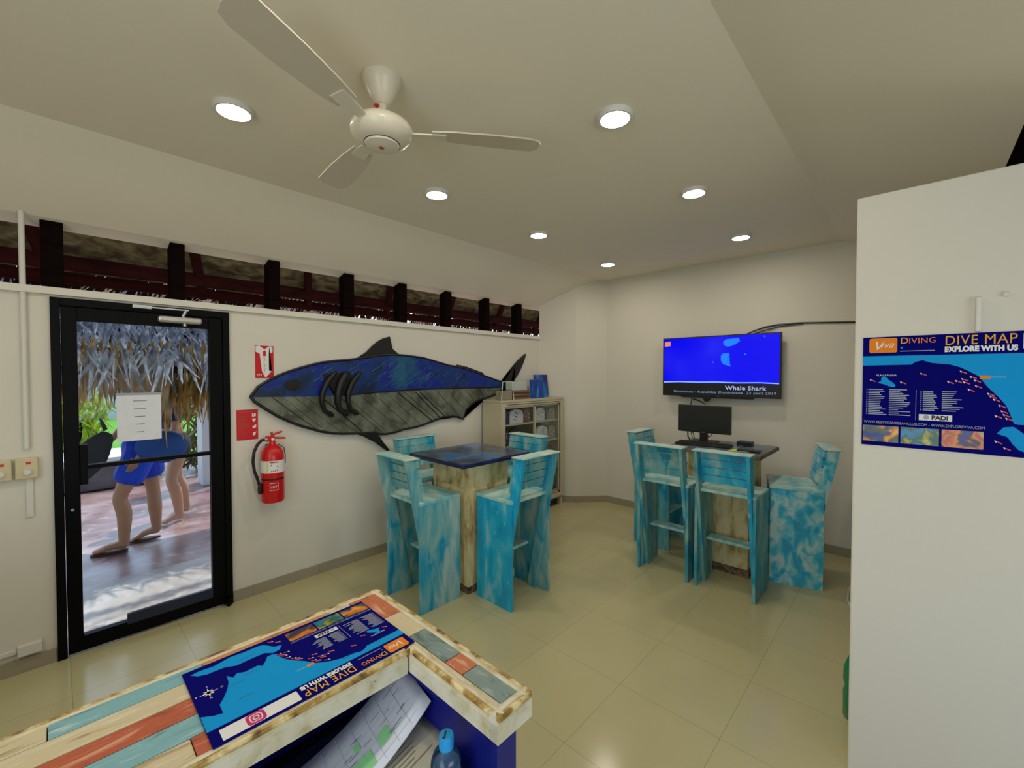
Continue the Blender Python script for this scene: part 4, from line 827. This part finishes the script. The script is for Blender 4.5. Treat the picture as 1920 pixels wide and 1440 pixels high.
MB().prism([(0.02, 0.01), (CW-0.02, 0.01), (CW-0.02, 0.16), (CW-0.09, CD-0.02), (0.02, CD-0.02)], 0.10, 0.13, lambda u, v, d: (u, v, d)).build('bottom_panel', CAB, cb)
for k in range(4): MB().box(0.02+k*0.0, 0.05, 0.01, 0.04, 0, 0.10) if False else None
for (u, v) in ((0.0, 0.0), (CW-0.035, 0.0), (0.0, CD-0.04), (CW-0.12, CD-0.06)): MB().box(u, u+0.03, v, v+0.03, 0, 0.10).build('leg', CAB, cb)
fr = MB().box(0.0, 0.055, -0.012, 0.0, 0.12, CT-0.03).box(CW-0.055, CW, -0.012, 0, 0.12, CT-0.03).box(0.055, CW-0.055, -0.012, 0, CT-0.070, CT-0.03).box(0.055, CW-0.055, -0.012, 0, 0.12, 0.17)
fr.build('front_frame', CAB, cb, bevel=0.003)
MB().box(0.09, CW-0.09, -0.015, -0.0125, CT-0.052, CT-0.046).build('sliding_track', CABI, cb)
for (u0, u1, d) in ((0.055, 0.585, -0.0), (0.560, CW-0.055, 0.012)):
    dd = MB().box(u0, u0+0.018, d, d+0.010, 0.17, CT-0.070).box(u1-0.020, u1, d, d+0.010, 0.17, CT-0.070).box(u0, u1, d, d+0.010, CT-0.09, CT-0.070).box(u0, u1, d, d+0.010, 0.17, 0.19)
    dd = dd.build('sliding_door', CAB, cb); MB().box(u0+0.018, u1-0.020, d+0.003, d+0.006, 0.19, CT-0.09).build('door_glass', ACRYL, dd)
MB().box(0.035, CW-0.04, 0.06, 0.07, 0, 0.10).build('toe_board', BLACKP, cb)
SH = (1.088, 0.846, 0.492, 0.205)
for z in SH: MB().prism([(0.02, 0.03), (CW-0.02, 0.03), (CW-0.02, 0.16), (CW-0.09, CD-0.02), (0.02, CD-0.02)], z-0.015, z, lambda u, v, d: (u, v, d)).build('shelf', CAB, cb)
# folded shirts
TS = {'white': mat('white_shirt_cloth', (0.66, 0.63, 0.66), 0.8, var=0.06, vscale=12), 'black': mat('black_shirt_cloth', (0.012, 0.012, 0.015), 0.8), 'purple': mat('purple_shirt_cloth', (0.05, 0.02, 0.10), 0.8),
      'brown': mat('brown_shirt_cloth', (0.15, 0.06, 0.035), 0.8, var=0.3, vscale=30), 'grey': mat('grey_shirt_cloth', (0.30, 0.27, 0.23), 0.8, var=0.3, vscale=30)}
def folded(xc, z, w_, h_, colr, where, mark):
    t = thing('folded_shirt', f'{colr} folded shirt {where}', 'shirt', (3.285+xc, 3.25+0.050, z), group='folded shirts in the display cabinet')
    q = MB()
    q.prism([(-w_*0.5, 0), (w_*0.5, 0), (w_*0.52, h_*0.55), (w_*0.42, h_*0.85), (w_*0.18, h_*0.93), (0, h_), (-w_*0.2, h_*0.95), (-w_*0.44, h_*0.82), (-w_*0.52, h_*0.5)], 0, 0.045, lambda u, v, d: (u, d, v))
    q.build('cloth', TS[colr], t, bevel=0.006)
    q = MB(); rq_ = random.Random(int(xc*1000+z*77))
    for k in range(7):
        uu = rq_.uniform(-w_*0.28, w_*0.2); vv = h_*(0.2+0.09*k); q.box(uu, uu+rq_.uniform(0.01, w_*0.22), -0.0015, 0.0, vv, vv+h_*0.045)
    q.build('chest_print', mark, t)
PW = mat('pale_shirt_print', (0.55, 0.50, 0.42), 0.8)
shirts = [(0.13, 0, 'purple', 0.11, 0.17, INK), (0.31, 0, 'white', 0.22, 0.170, BLACKI), (0.49, 0, 'brown', 0.11, 0.17, PW), (0.73, 0, 'white', 0.17, 0.165, INK), (0.96, 0, 'grey', 0.14, 0.155, PW),
          (0.13, 1, 'purple', 0.11, 0.19, PW), (0.31, 1, 'black', 0.22, 0.19, PW), (0.77, 1, 'white', 0.20, 0.18, INK), (0.965, 1, 'grey', 0.13, 0.17, PW),
          (0.31, 2, 'black', 0.22, 0.24, PW), (0.76, 2, 'black', 0.20, 0.24, PW), (0.965, 2, 'brown', 0.14, 0.25, PW),
          (0.76, 3, 'black', 0.20, 0.24, PW), (0.965, 3, 'black', 0.15, 0.25, PW), (0.31, 3, 'black', 0.22, 0.24, PW)]
names = ['on the top shelf', 'on the second shelf', 'on the third shelf', 'on the fourth shelf']
for (xc, k, colr, w_, h_, mk) in shirts:
    col_ = 'of the left column' if xc < 0.5 else 'of the right column'
    pos = 'at its left' if (xc < 0.2 or 0.5 < xc < 0.8) else ('in its middle' if xc < 0.35 else 'at its right')
    folded(xc, SH[k], w_, h_, colr, f'{names[k]} {col_}, {pos}', mk)
# things on top of the cabinet
Z = CT
t = thing('clear_stand', 'clear acrylic stand with thin white frame at the left of the cabinet top', 'display stand', (3.345, 3.30, Z))
MB().box(0, 0.20, 0, 0.005, 0.0, 0.12).box(0, 0.005, 0.005, 0.12, 0.0, 0.12).box(0, 0.20, 0.005, 0.12, 0.0, 0.004).build('acrylic_box', ACRYL, t)
MB().tube([(0, 0, 0), (0.02, 0, 0.205), (0.17, 0, 0.205), (0.20, 0, 0)], 0.005, 8).build('wire_frame', WHITEP, t)
MB().box(0.01, 0.19, 0.02, 0.10, 0.004, 0.10).build('leaflet_stack', mat('tan_leaflets', (0.40, 0.31, 0.22), 0.7), t)
for k in range(5):
    o = MB().box(3.585, 3.85, 3.33, 3.50, Z+0.001+k*0.020, Z+0.019+k*0.020).build('book', mat('dark_brown_cover' if k % 2 else 'tan_cover', (0.10, 0.035, 0.02) if k % 2 else (0.22, 0.13, 0.07), 0.5), bevel=0.002)
    tag(at_origin(o), ['tan book at the bottom of the stack on the cabinet top', 'dark brown book second from the bottom of the stack on the cabinet', 'tan book in the middle of the stack on the cabinet', 'dark brown book second from the top of the stack on the cabinet', 'tan book topmost of the stack on the cabinet'][k], 'book', 'stacked books on the display cabinet')
o = MB().box(3.60, 3.84, 3.36, 3.48, Z+0.101, Z+0.20).build('card_box', mat('pale_green_card', (0.50, 0.56, 0.48), 0.6), bevel=0.003); tag(at_origin(o), 'pale green card box on top of the stacked books', 'box')
BB = paint_mat('blue_cover_print', [(0.35, (0.0, 0.01, 0.22)), (0.5, (0.0, 0.08, 0.42)), (0.62, (0.01, 0.28, 0.62)), (0.72, (0.25, 0.55, 0.7))], scale=(4, 4, 2), nscale=2, rough=0.3, detail=3)
def leanbook(x_, y_, w_, h_, th, lab, m_):
    Mx = Matrix.Rotation(R(-7), 4, 'X'); t = thing('upright_book', lab, 'book', (x_, y_, Z), group='blue books on the display cabinet')
    MB().box(0, w_, 0, th, 0.003, h_, Mx).build('cover', m_, t, bevel=0.001)
    MB().box(0.004, w_-0.004, 0.003, th-0.003, 0.004, h_+0.001, Mx).build('pages', WHITE, t)
leanbook(3.87, 3.30, 0.22, 0.225, 0.025, 'mid-blue picture book standing nearer the stack on the cabinet', BB)
leanbook(4.06, 3.40, 0.25, 0.285, 0.02, 'tall dark blue picture book standing at the right of the cabinet top', BB)

# ================================================================== MAP POSTERS
LAND = [(0, 0.175), (1.535, 0.175), (1.535, 0.365), (1.462, 0.313), (1.413, 0.294), (1.411, 0.404), (1.375, 0.456), (1.331, 0.541), (1.301, 0.629), (1.294, 0.72), (1.262, 0.656), (1.231, 0.695), (1.177, 0.665), (1.081, 0.674), (1.057, 0.640), (1.021, 0.685), (0.990, 0.741), (0.958, 0.741),
        (0.937, 0.734), (0.919, 0.67), (0.896, 0.596), (0.851, 0.523), (0.794, 0.449), (0.74, 0.356), (0.675, 0.309), (0.633, 0.282), (0.571, 0.258), (0.464, 0.244), (0.405, 0.219), (0.359, 0.233), (0.332, 0.256), (0.18, 0.258), (0, 0.261)]
ISL = [(0.848, 0.821), (0.883, 0.768), (0.937, 0.759), (0.991, 0.812), (1.08, 0.813), (1.205, 0.806), (1.274, 0.85), (1.398, 0.857), (1.452, 0.883), (1.491, 0.935), (1.44, 0.945), (1.332, 0.93), (1.21, 0.965), (1.119, 0.953), (0.993, 0.955), (0.962, 0.938), (0.934, 0.9), (0.906, 0.845)]
CAT = [(0.106, 0.42), (0.132, 0.406), (0.135, 0.367), (0.16, 0.362), (0.182, 0.391), (0.21, 0.414), (0.232, 0.442), (0.225, 0.461), (0.19, 0.452), (0.154, 0.434)]
MARKS = [(0.073, 0.397), (0.283, 0.416), (0.413, 0.339), (0.58, 0.409), (0.627, 0.4), (0.664, 0.385), (0.674, 0.411), (0.654, 0.322), (0.711, 0.365), (0.735, 0.395), (0.742, 0.442), (0.701, 0.472), (0.811, 0.503), (0.823, 0.524), (0.843, 0.549), (0.874, 0.597), (0.886, 0.643), (0.898, 0.671), (0.854, 0.682), (0.912, 0.699), (0.857, 0.888), (0.905, 0.937)]
PHA = paint_mat('reef_photo_orange', [(0.38, (0.0, 0.03, 0.25)), (0.5, (0.08, 0.10, 0.03)), (0.58, (0.70, 0.20, 0.01)), (0.7, (0.75, 0.45, 0.04))], scale=(1, 1, 1), nscale=22, rough=0.3, detail=2)
PHB = paint_mat('reef_photo_green', [(0.38, (0.0, 0.22, 0.45)), (0.5, (0.02, 0.10, 0.04)), (0.6, (0.30, 0.30, 0.04)), (0.7, (0.55, 0.50, 0.08))], scale=(1, 1, 1), nscale=22, rough=0.3, detail=2)
PHC = paint_mat('reef_photo_starfish', [(0.38, (0.0, 0.01, 0.35)), (0.48, (0.05, 0.03, 0.03)), (0.56, (0.72, 0.24, 0.02)), (0.66, (0.50, 0.05, 0.02)), (0.74, (0.5, 0.4, 0.1))], scale=(1, 1, 1), nscale=18, rough=0.3, detail=2)
def dive_map(label, M, S):
    """sheet in unit coords u (right) v (down), height 1, placed by matrix M at scale S"""
    t = thing('map_poster', label, 'poster', group=None)
    t.matrix_world = M @ Matrix.Scale(1, 4)
    def g(u, v, d): return (u*S, -v*S, d)
    e_ = 0.0003
    MB().box(0, 1.537*S, -S, 0, 0, 0.0015).build('sheet', POSTN, t)
    def flat(name, pts, m_, lay=1): return MB().prism(pts, 0.0015+(lay-1)*e_, 0.0015+lay*e_, g).build(name, m_, t)
    def rect(u0, v0, u1, v1): return [(u0, v0), (u1, v0), (u1, v1), (u0, v1)]
    def rrect(u0, v0, u1, v1, r_):
        o_ = []
        for (cx, cy, a0) in ((u1-r_, v0+r_, -90), (u1-r_, v1-r_, 0), (u0+r_, v1-r_, 90), (u0+r_, v0+r_, 180)):
            for k in range(5): a = R(a0+k*22.5); o_.append((cx+r_*math.cos(a), cy+r_*math.sin(a)))
        return o_
    flat('land_area', LAND, POSTL); flat('island_area', ISL, POSTL); flat('islet_area', CAT, POSTL)
    flat('logo_panel', rrect(0.045, 0.012, 0.238, 0.145, 0.015), POSTO)
    def TX(name, s_, u, v, size, m_, **k): return text_mesh(name, s_, size*S, m_, t, Matrix.Translation((u*S, -v*S, 0.0024)), ex=0.0001, **k)
    TX('logo_script', 'V', 0.065, 0.120, 0.115, WHITE, shear=0.35, bold=0.0)
    TX('logo_script', 'iva', 0.120, 0.100, 0.085, WHITE, shear=0.45, bold=0.0, sx=1.0)
    TX('diving_text', 'D', 0.256, 0.068, 0.078, POSTG); TX('diving_text', 'IVING', 0.312, 0.068, 0.068, POSTO, sx=0.95, space=1.05)
    TX('dive_map_text', 'DIVE MAP', 0.538, 0.093, 0.112, POSTG, sx=0.80, space=1.06)
    TX('explore_text', 'EXPLORE WITH US', 0.540, 0.150, 0.060, WHITE, bold=0.0016*S/0.43, sx=0.80)
    flat('blue_dot', [(0.258, 0.105), (0.268, 0.095), (0.278, 0.105), (0.268, 0.115)], POSTL)
    flat('header_lines', rect(0.258, 0.132, 0.48, 0.138), GREYP)
    # social panel: the two square codes are left blank
    flat('social_panel', rect(0.975, 0.020, 1.475, 0.140), WHITE)
    flat('camera_icon', rrect(1.205, 0.022, 1.325, 0.138, 0.03), mat('icon_magenta', (0.62, 0.01, 0.16), 0.3), 2)
    ic = []
    for (u0, v0, u1, v1, r_) in ((1.225, 0.040, 1.305, 0.120, 0.022),):
        ou = rrect(u0, v0, u1, v1, r_); inn = rrect(u0+0.008, v0+0.008, u1-0.008, v1-0.008, r_*0.8); q = MB()
        for k in range(len(ou)):
            k2 = (k+1) % len(ou); q.quad(g(*ou[k], 0.0022), g(*ou[k2], 0.0022), g(*inn[k2], 0.0022), g(*inn[k], 0.0022))
        n_ = 16
        for k in range(n_):
            a0, a1 = 2*PI*k/n_, 2*PI*(k+1)/n_; cx, cy = 1.265, 0.08
            q.quad(g(cx+0.022*math.cos(a0), cy+0.022*math.sin(a0), 0.0022), g(cx+0.022*math.cos(a1), cy+0.022*math.sin(a1), 0.0022), g(cx+0.014*math.cos(a1), cy+0.014*math.sin(a1), 0.0022), g(cx+0.014*math.cos(a0), cy+0.014*math.sin(a0), 0.0022))
        q.build('icon_outline', WHITE, t)
    # dive flags along the coast
    q = MB(); q2 = MB()
    for (u, v) in MARKS:
        q.prism([(u-0.022, v-0.012), (u+0.020, v+0.008), (u+0.018, v+0.018), (u-0.018, v-0.004)], 0.0018, 0.0021, g)
        q2.prism([(u-0.022, v-0.010), (u-0.010, v-0.004), (u-0.012, v+0.010), (u-0.018, v+0.000)], 0.0021, 0.0023, g)
    q.build('flag_marks', POSTR, t); q2.build('flag_poles', WHITE, t)
    flat('place_tag', rect(0.748, 0.352, 0.805, 0.380), POSTO, 2); flat('place_name', rect(0.806, 0.362, 0.892, 0.368), mat('pale_blue_print', (0.3, 0.5, 0.6), 0.4), 2)
    TX('islet_name', 'ISLA CATALINA', 0.098, 0.358, 0.020, WHITE)
    # legend columns
    rq_ = random.Random(12); q = MB()
    for k in range(15):
        v = 0.478+k*0.0163; q.prism(rect(0.030, v, 0.037, v+0.007), 0.0018, 0.0021, g); q.prism(rect(0.044, v, 0.044+rq_.uniform(0.08, 0.13), v+0.007), 0.0018, 0.0021, g); q.prism(rect(0.19, v, 0.19+rq_.uniform(0.06, 0.15), v+0.007), 0.0018, 0.0021, g)
    for k in range(11):
        v = 0.488+k*0.0163; q.prism(rect(0.397, v, 0.404, v+0.007), 0.0018, 0.0021, g); q.prism(rect(0.412, v, 0.412+rq_.uniform(0.06, 0.10), v+0.007), 0.0018, 0.0021, g); q.prism(rect(0.53, v, 0.53+rq_.uniform(0.06, 0.13), v+0.007), 0.0018, 0.0021, g)
    q.prism(rect(0.367, 0.48, 0.370, 0.745), 0.0018, 0.0021, g); q.build('legend_lines', GREYP, t)
    flat('badge_panel', rect(0.389, 0.692, 0.594, 0.745), WHITE)
    MB().prism([(0.435+0.018*math.cos(k*PI/8), 0.718+0.020*math.sin(k*PI/8)) for k in range(16)], 0.0018, 0.0021, g).build('badge_globe', GREYP, t)
    TX('badge_text', 'PADI', 0.468, 0.735, 0.050, BLACKI, bold=0.001*S/0.43, sx=0.95)
    TX('web_text', 'WWW.RESTYCARIBBEANCLUB.COM - WWW.EXPLOREVIVA.COM', 0.015, 0.795, 0.0335, GREYP, sx=0.78)
    flat('reef_photo', rect(0.010, 0.815, 0.257, 0.962), PHA); flat('reef_photo', rect(0.272, 0.815, 0.517, 0.962), PHB); flat('reef_photo', rect(0.533, 0.815, 0.776, 0.962), PHC)
    # compass rose
    cx, cy = 1.436, 0.605; q = MB()
    for k in range(16):
        a = k*PI/8; L_ = 0.060 if k % 4 == 0 else (0.042 if k % 2 == 0 else 0.026); b_ = 0.010
        q.prism([(cx+L_*math.cos(a), cy+L_*math.sin(a)), (cx+b_*math.cos(a+PI/2), cy+b_*math.sin(a+PI/2)), (cx-b_*math.cos(a+PI/2), cy-b_*math.sin(a+PI/2))], 0.0018, 0.0021, g)
    q.build('compass_rose', WHITE, t)
    for (ch, u, v) in (('N', cx-0.008, cy-0.07), ('S', cx-0.008, cy+0.09), ('E', cx+0.075, cy+0.01), ('O', cx-0.095, cy+0.01)): TX('compass_letter', ch, u, v, 0.024, WHITE)
    q = MB()
    for (u0, v0, L_) in ((1.10, 0.62, 0.10), (1.20, 0.56, 0.12), (1.05, 0.86, 0.14), (1.20, 0.36, 0.10), (0.20, 0.235, 0.06), (0.47, 0.238, 0.09)): q.prism(rect(u0, v0, u0+L_, v0+0.006), 0.0018, 0.0020, g)
    q.build('place_names', mat('dark_map_print', (0.02, 0.10, 0.30), 0.4), t)
    return t
# on the partition (faces -X, u runs toward -Y)
Mw = Matrix.Translation((2.2385, 0.155, 1.797)) @ Matrix.Rotation(R(-90), 4, 'Z') @ Matrix.Rotation(R(90), 4, 'X')
dive_map('blue dive map poster with orange title on the right-hand partition wall', Mw, 0.43)
# lying on the counter (faces up, u runs toward -X)
Mc = Matrix.Translation((0.586, 0.873, 1.0025)) @ Matrix.Rotation(R(180), 4, 'Z')
dive_map('blue dive map sheet lying upside down on the plank counter', Mc, 0.2665)
o = MB().box(2.222, 2.239, -0.166, -0.152, 1.80, 1.922).build('cable_duct', WHITEP, bevel=0.003); tag(at_origin(o), 'thin white cable duct rising above the poster on the partition', 'cable duct')
o = MB().ball((2.236, -0.222, 1.925), 0.010, (0.6, 1, 1), 12).build('wall_plug', WHITEP); tag(at_origin(o), 'tiny white round plug on the partition above the poster', 'plug')

# ================================================================== COUNTER
ct = thing('reception_counter', 'L-shaped reception counter topped with worn multicoloured planks and gilt moulding', 'counter', (0, 1.0, 0))
def CO(x0, x1, y0, y1, z0, z1): return (x0, x1, y0-1.0, y1-1.0, z0, z1)
XN = -1.5
# plank rows of the long arm (cream base edges are moulding)
def pk(x0, x1, y0, y1, m_): MB().box(*CO(x0+0.0008, x1-0.0008, y0+0.0008, y1-0.0008, 0.962, 1.0)).build('plank', m_, ct, bevel=0.0015)
rows = [(0.880, 0.934, [(XN, -0.35, P_BLUE), (-0.35, 0.155, P_CREAM), (0.155, 0.30, P_RED), (0.30, 0.48, P_BLUE), (0.48, 0.56, P_CREAM)]),
        (0.934, 0.994, [(XN, -0.55, P_CREAM), (-0.55, -0.12, P_PINK), (-0.12, 0.42, P_BLUE), (0.42, 0.56, P_CREAM)]),
        (0.994, 1.052, [(XN, -0.45, P_CREAM), (-0.45, -0.10, P_PINK), (-0.10, 0.40, P_RED), (0.40, 0.56, P_CREAM)]),
        (1.052, 1.112, [(XN, -0.60, P_RED), (-0.60, 0.40, P_CREAM), (0.40, 0.56, P_BLUE)]),
        (1.112, 1.162, [(XN, -0.42, P_RED), (-0.42, -0.02, P_CREAM), (-0.02, 0.215, P_BLUE), (0.215, 0.50, P_ORANGE), (0.50, 0.56, P_CREAM)])]
for (y0, y1, L_) in rows:
    for (a, b_, m_) in L_: pk(a, b_, y0, y1, m_)
# short arm, planks across its corner
for (x0, x1, y0, y1, m_) in ((0.56, 0.640, 1.02, 1.162, P_REDY), (0.56, 0.640, 0.905, 1.02, P_CREAMY), (0.592, 0.640, 0.765, 0.905, P_GREY), (0.592, 0.640, 0.705, 0.765, P_REDY), (0.592, 0.640, 0.585, 0.705, P_GREY), (0.572, 0.592, 0.585, 0.905, P_CREAMY)):
    pk(x0, x1, y0, y1, m_)
# profiled mouldings: flat fascia and rounded gilt bead
def mould(pa, pb, nrm, name='moulding'):
    """fascia along pa->pb, outward normal nrm"""
    a, b_ = Vector(pa), Vector(pb); n_ = Vector(nrm); q = MB()
    prof = [(-0.018, 0.947), (-0.018, 0.9985), (-0.010, 1.0008), (-0.003, 0.999), (0.001, 0.993), (0.002, 0.987), (0.006, 0.983), (0.006, 0.947)]
    ra = []; rb = []
    for (d_, z) in prof:
        ra.append(q.b.verts.new((a.x+n_.x*d_, a.y+n_.y*d_-1.0, z))); rb.append(q.b.verts.new((b_.x+n_.x*d_, b_.y+n_.y*d_-1.0, z)))
    for k in range(len(prof)):
        k2 = (k+1) % len(prof); q.b.faces.new([ra[k], ra[k2], rb[k2], rb[k]])
    q.b.faces.new(ra); q.b.faces.new(rb[::-1])
    return q
mould((XN, 0.864), (0.556, 0.864), (0, -1)).build('inner_moulding', MOULD, ct)
mould((0.568, 0.868), (0.568, 0.566), (-1, 0)).build('inner_moulding', MOULD, ct)
mould((0.562, 0.570), (0.660, 0.570), (0, -1)).build('end_moulding', MOULD, ct)
mould((0.655, 0.566), (0.655, 1.180), (1, 0)).build('outer_moulding', MOULD, ct)
mould((XN, 1.176), (0.660, 1.176), (0, 1)).build('outer_moulding', MOULD, ct)
for (a, b_) in (((XN, 0.866), (0.566, 0.866)), ((0.570, 0.872), (0.570, 0.568)), ((0.566, 0.568), (0.657, 0.568)), ((0.657, 0.568), (0.657, 1.178)), ((XN, 1.178), (0.657, 1.178))):
    MB().tube([(a[0], a[1]-1, 0.9935), (b_[0], b_[1]-1, 0.9935)], 0.0068, 10).build('gilt_bead', MOULDE, ct)
# body
b_ = MB().box(*CO(XN, 0.635, 1.135, 1.16, 0, 0.955)).box(*CO(0.610, 0.635, 0.585, 1.135, 0, 0.955)).box(*CO(0.580, 0.610, 0.585, 0.60, 0, 0.955))
b_.build('outer_panel', NAVY, ct)
MB().box(*CO(0.600, 0.6095, 0.60, 1.135, 0, 0.955)).build('inner_lining', NAVY, ct)
MB().box(*CO(XN, 0.600, 0.62, 1.135, 0.685, 0.705)).build('inner_shelf', BLACKP, ct)
MB().box(*CO(XN, 0.600, 0.90, 1.134, 0.0, 0.10)).build('plinth', BLACKP, ct)
MB().box(*CO(-0.35, -0.33, 0.64, 1.134, 0.10, 0.685)).build('divider', NAVY, ct)

# papers under the counter
t = thing('binder', 'dark binder lying under the papers inside the counter', 'binder', (0.35, 0.90, 0.706), R(8))
MB().box(-0.22, 0.17, -0.17, 0.13, 0, 0.055).build('binder_cover', BLACKP, t, bevel=0.004)
def sheet(name, label, f_, m_, prints, nx=14):
    t = thing(name, label, 'paper')
    q = MB(); grid = []
    for i in range(nx+1):
        row = []
        for j in range(5):
            p = f_(i/nx, j/4); row.append(q.b.verts.new(p))
        grid.append(row)
    for i in range(nx):
        for j in range(4): q.b.faces.new([grid[i][j], grid[i+1][j], grid[i+1][j+1], grid[i][j+1]])
    q.smooth = True; o = q.build('sheet', m_, t); sdm = o.modifiers.new('thickness', 'SOLIDIFY'); sdm.thickness = 0.003; sdm.offset = -1
    for (nm, mm_, rects) in prints:
        q = MB()
        for (a0, b0, a1, b1) in rects:
            k = max(1, int((a1-a0)*12))
            for i in range(k):
                s0, s1 = a0+(a1-a0)*i/k, a0+(a1-a0)*(i+1)/k; up_ = Vector((0, 0, 0.0012))
                q.quad(Vector(f_(s0, b0))+up_, Vector(f_(s1, b0))+up_, Vector(f_(s1, b1))+up_, Vector(f_(s0, b1))+up_)
        q.build(nm, mm_, t)
    return t
def fA(a, b):    # white form sheets curling up at the right end
    x0, y0 = 0.26+0.33*a, 0.800+0.010*a + 0.165*b - 0.03*a
    return (x0 + 0.02*b, y0+0.045*a*(1-a)*0+0.035*a, 0.775+0.006 + 0.105*a**2.2 + 0.012*b*a)
rq = random.Random(21)
lines = [(0.05+0.1*k, 0.05, 0.0525+0.1*k, 0.95) for k in range(9)] + [(0.05, 0.12+0.12*k, 0.92, 0.128+0.12*k) for k in range(7)]
scr = [(u, v, u+rq.uniform(0.02, 0.08), v+0.008) for u, v in [(rq.uniform(0.1, 0.85), rq.uniform(0.1, 0.85)) for _ in range(34)]]
sheet('form_sheet', 'white printed forms with green highlighter marks curling out under the counter', fA, PAPER, [('ruled_lines', mat('faint_ruling', (0.62, 0.64, 0.71), 0.7), lines), ('handwriting', INK, scr), ('highlighter_marks', GREENI, [(0.42, 0.12, 0.60, 0.36), (0.66, 0.22, 0.74, 0.42), (0.52, 0.48, 0.56, 0.60), (0.34, 0.42, 0.38, 0.52)])])
def fB(a, b): return (0.30+0.30*a, 0.715+0.16*b+0.02*a, 0.764 + 0.055*a)
lb2 = [(0.1, 0.30+0.07*k, rq.uniform(0.75, 0.92), 0.318+0.07*k) for k in range(8)]
bt = sheet('beige_booklet', 'beige booklet with lines of print lying below the white forms', fB, BEIGEP, [('printed_lines', mat('brown_print', (0.30, 0.26, 0.18), 0.7), lb2)])
q_ = MB()
# water bottle
wb = thing('water_bottle', 'clear plastic water bottle with blue cap standing inside the counter', 'bottle', (0.538, 0.690, 0.706))
BOT = glass_mat('clear_bottle_plastic', (0.80, 0.88, 0.94), 0.45)
MB().lathe([(0.024, 0.0), (0.031, 0.006), (0.0325, 0.02), (0.031, 0.06), (0.0325, 0.075), (0.0330, 0.140), (0.0310, 0.156), (0.024, 0.172), (0.0145, 0.180), (0.0125, 0.186)], 32).build('bottle_body', BOT, wb)
WAT = glass_mat('water', (0.62, 0.78, 0.90), 0.2)
_n = WAT.node_tree; _d = _n.nodes.new('ShaderNodeBsdfDiffuse'); _d.inputs[0].default_value = (0.45, 0.62, 0.78, 1); _m = _n.nodes.new('ShaderNodeMixShader'); _m.inputs[0].default_value = 0.28
_o = [q_ for q_ in _n.nodes if q_.type == 'OUTPUT_MATERIAL'][0]; _src = _o.inputs[0].links[0].from_socket
_n.links.new(_src, _m.inputs[1]); _n.links.new(_d.outputs[0], _m.inputs[2]); _n.links.new(_m.outputs[0], _o.inputs[0])
MB().lathe([(0.022, 0.003), (0.030, 0.02), (0.030, 0.130), (0.026, 0.150)], 32).build('water', WAT, wb)
MB().lathe([(0.0325, 0.065), (0.0335, 0.066), (0.0335, 0.118), (0.0325, 0.119)], 32, cap=False).build('paper_label', CAPB, wb)
cp = MB().lathe([(0.0150, 0.178), (0.0155, 0.200), (0.0142, 0.206), (0.001, 0.2065)], 28).build('cap', CAPB, wb)
text_mesh('cap_letter', 'J', 0.020, BLACKI, wb, Matrix.Translation((0.0, 0.0, 0.2070)) @ Matrix.Rotation(R(-47), 4, 'Z') @ Matrix.Translation((-0.005, -0.007, 0)), bold=0.0006)

# ================================================================== BY THE PARTITION
gb = thing('green_bottle', 'green plastic bottle with orange cap standing behind the partition edge', 'bottle', (2.60, 0.185, 0.0))
MB().lathe([(0.040, 0), (0.048, 0.01), (0.049, 0.12), (0.043, 0.15), (0.049, 0.18), (0.047, 0.24), (0.030, 0.29), (0.016, 0.32), (0.014, 0.345)], 28).build('bottle_body', GREENB, gb)
MB().lathe([(0.017, 0.340), (0.017, 0.365), (0.002, 0.366)], 20).build('cap', ORANGE, gb)
o = MB().tube([(3.75, 0.25, 0.008), (3.80, 0.30, 0.008), (3.92, 0.335, 0.008), (4.10, 0.345, 0.006), (4.25, 0.33, 0.006)], 0.007, 8).build('white_cord', WHITEP); tag(at_origin(o), 'white cord lying on the floor beside the partition edge', 'cord')
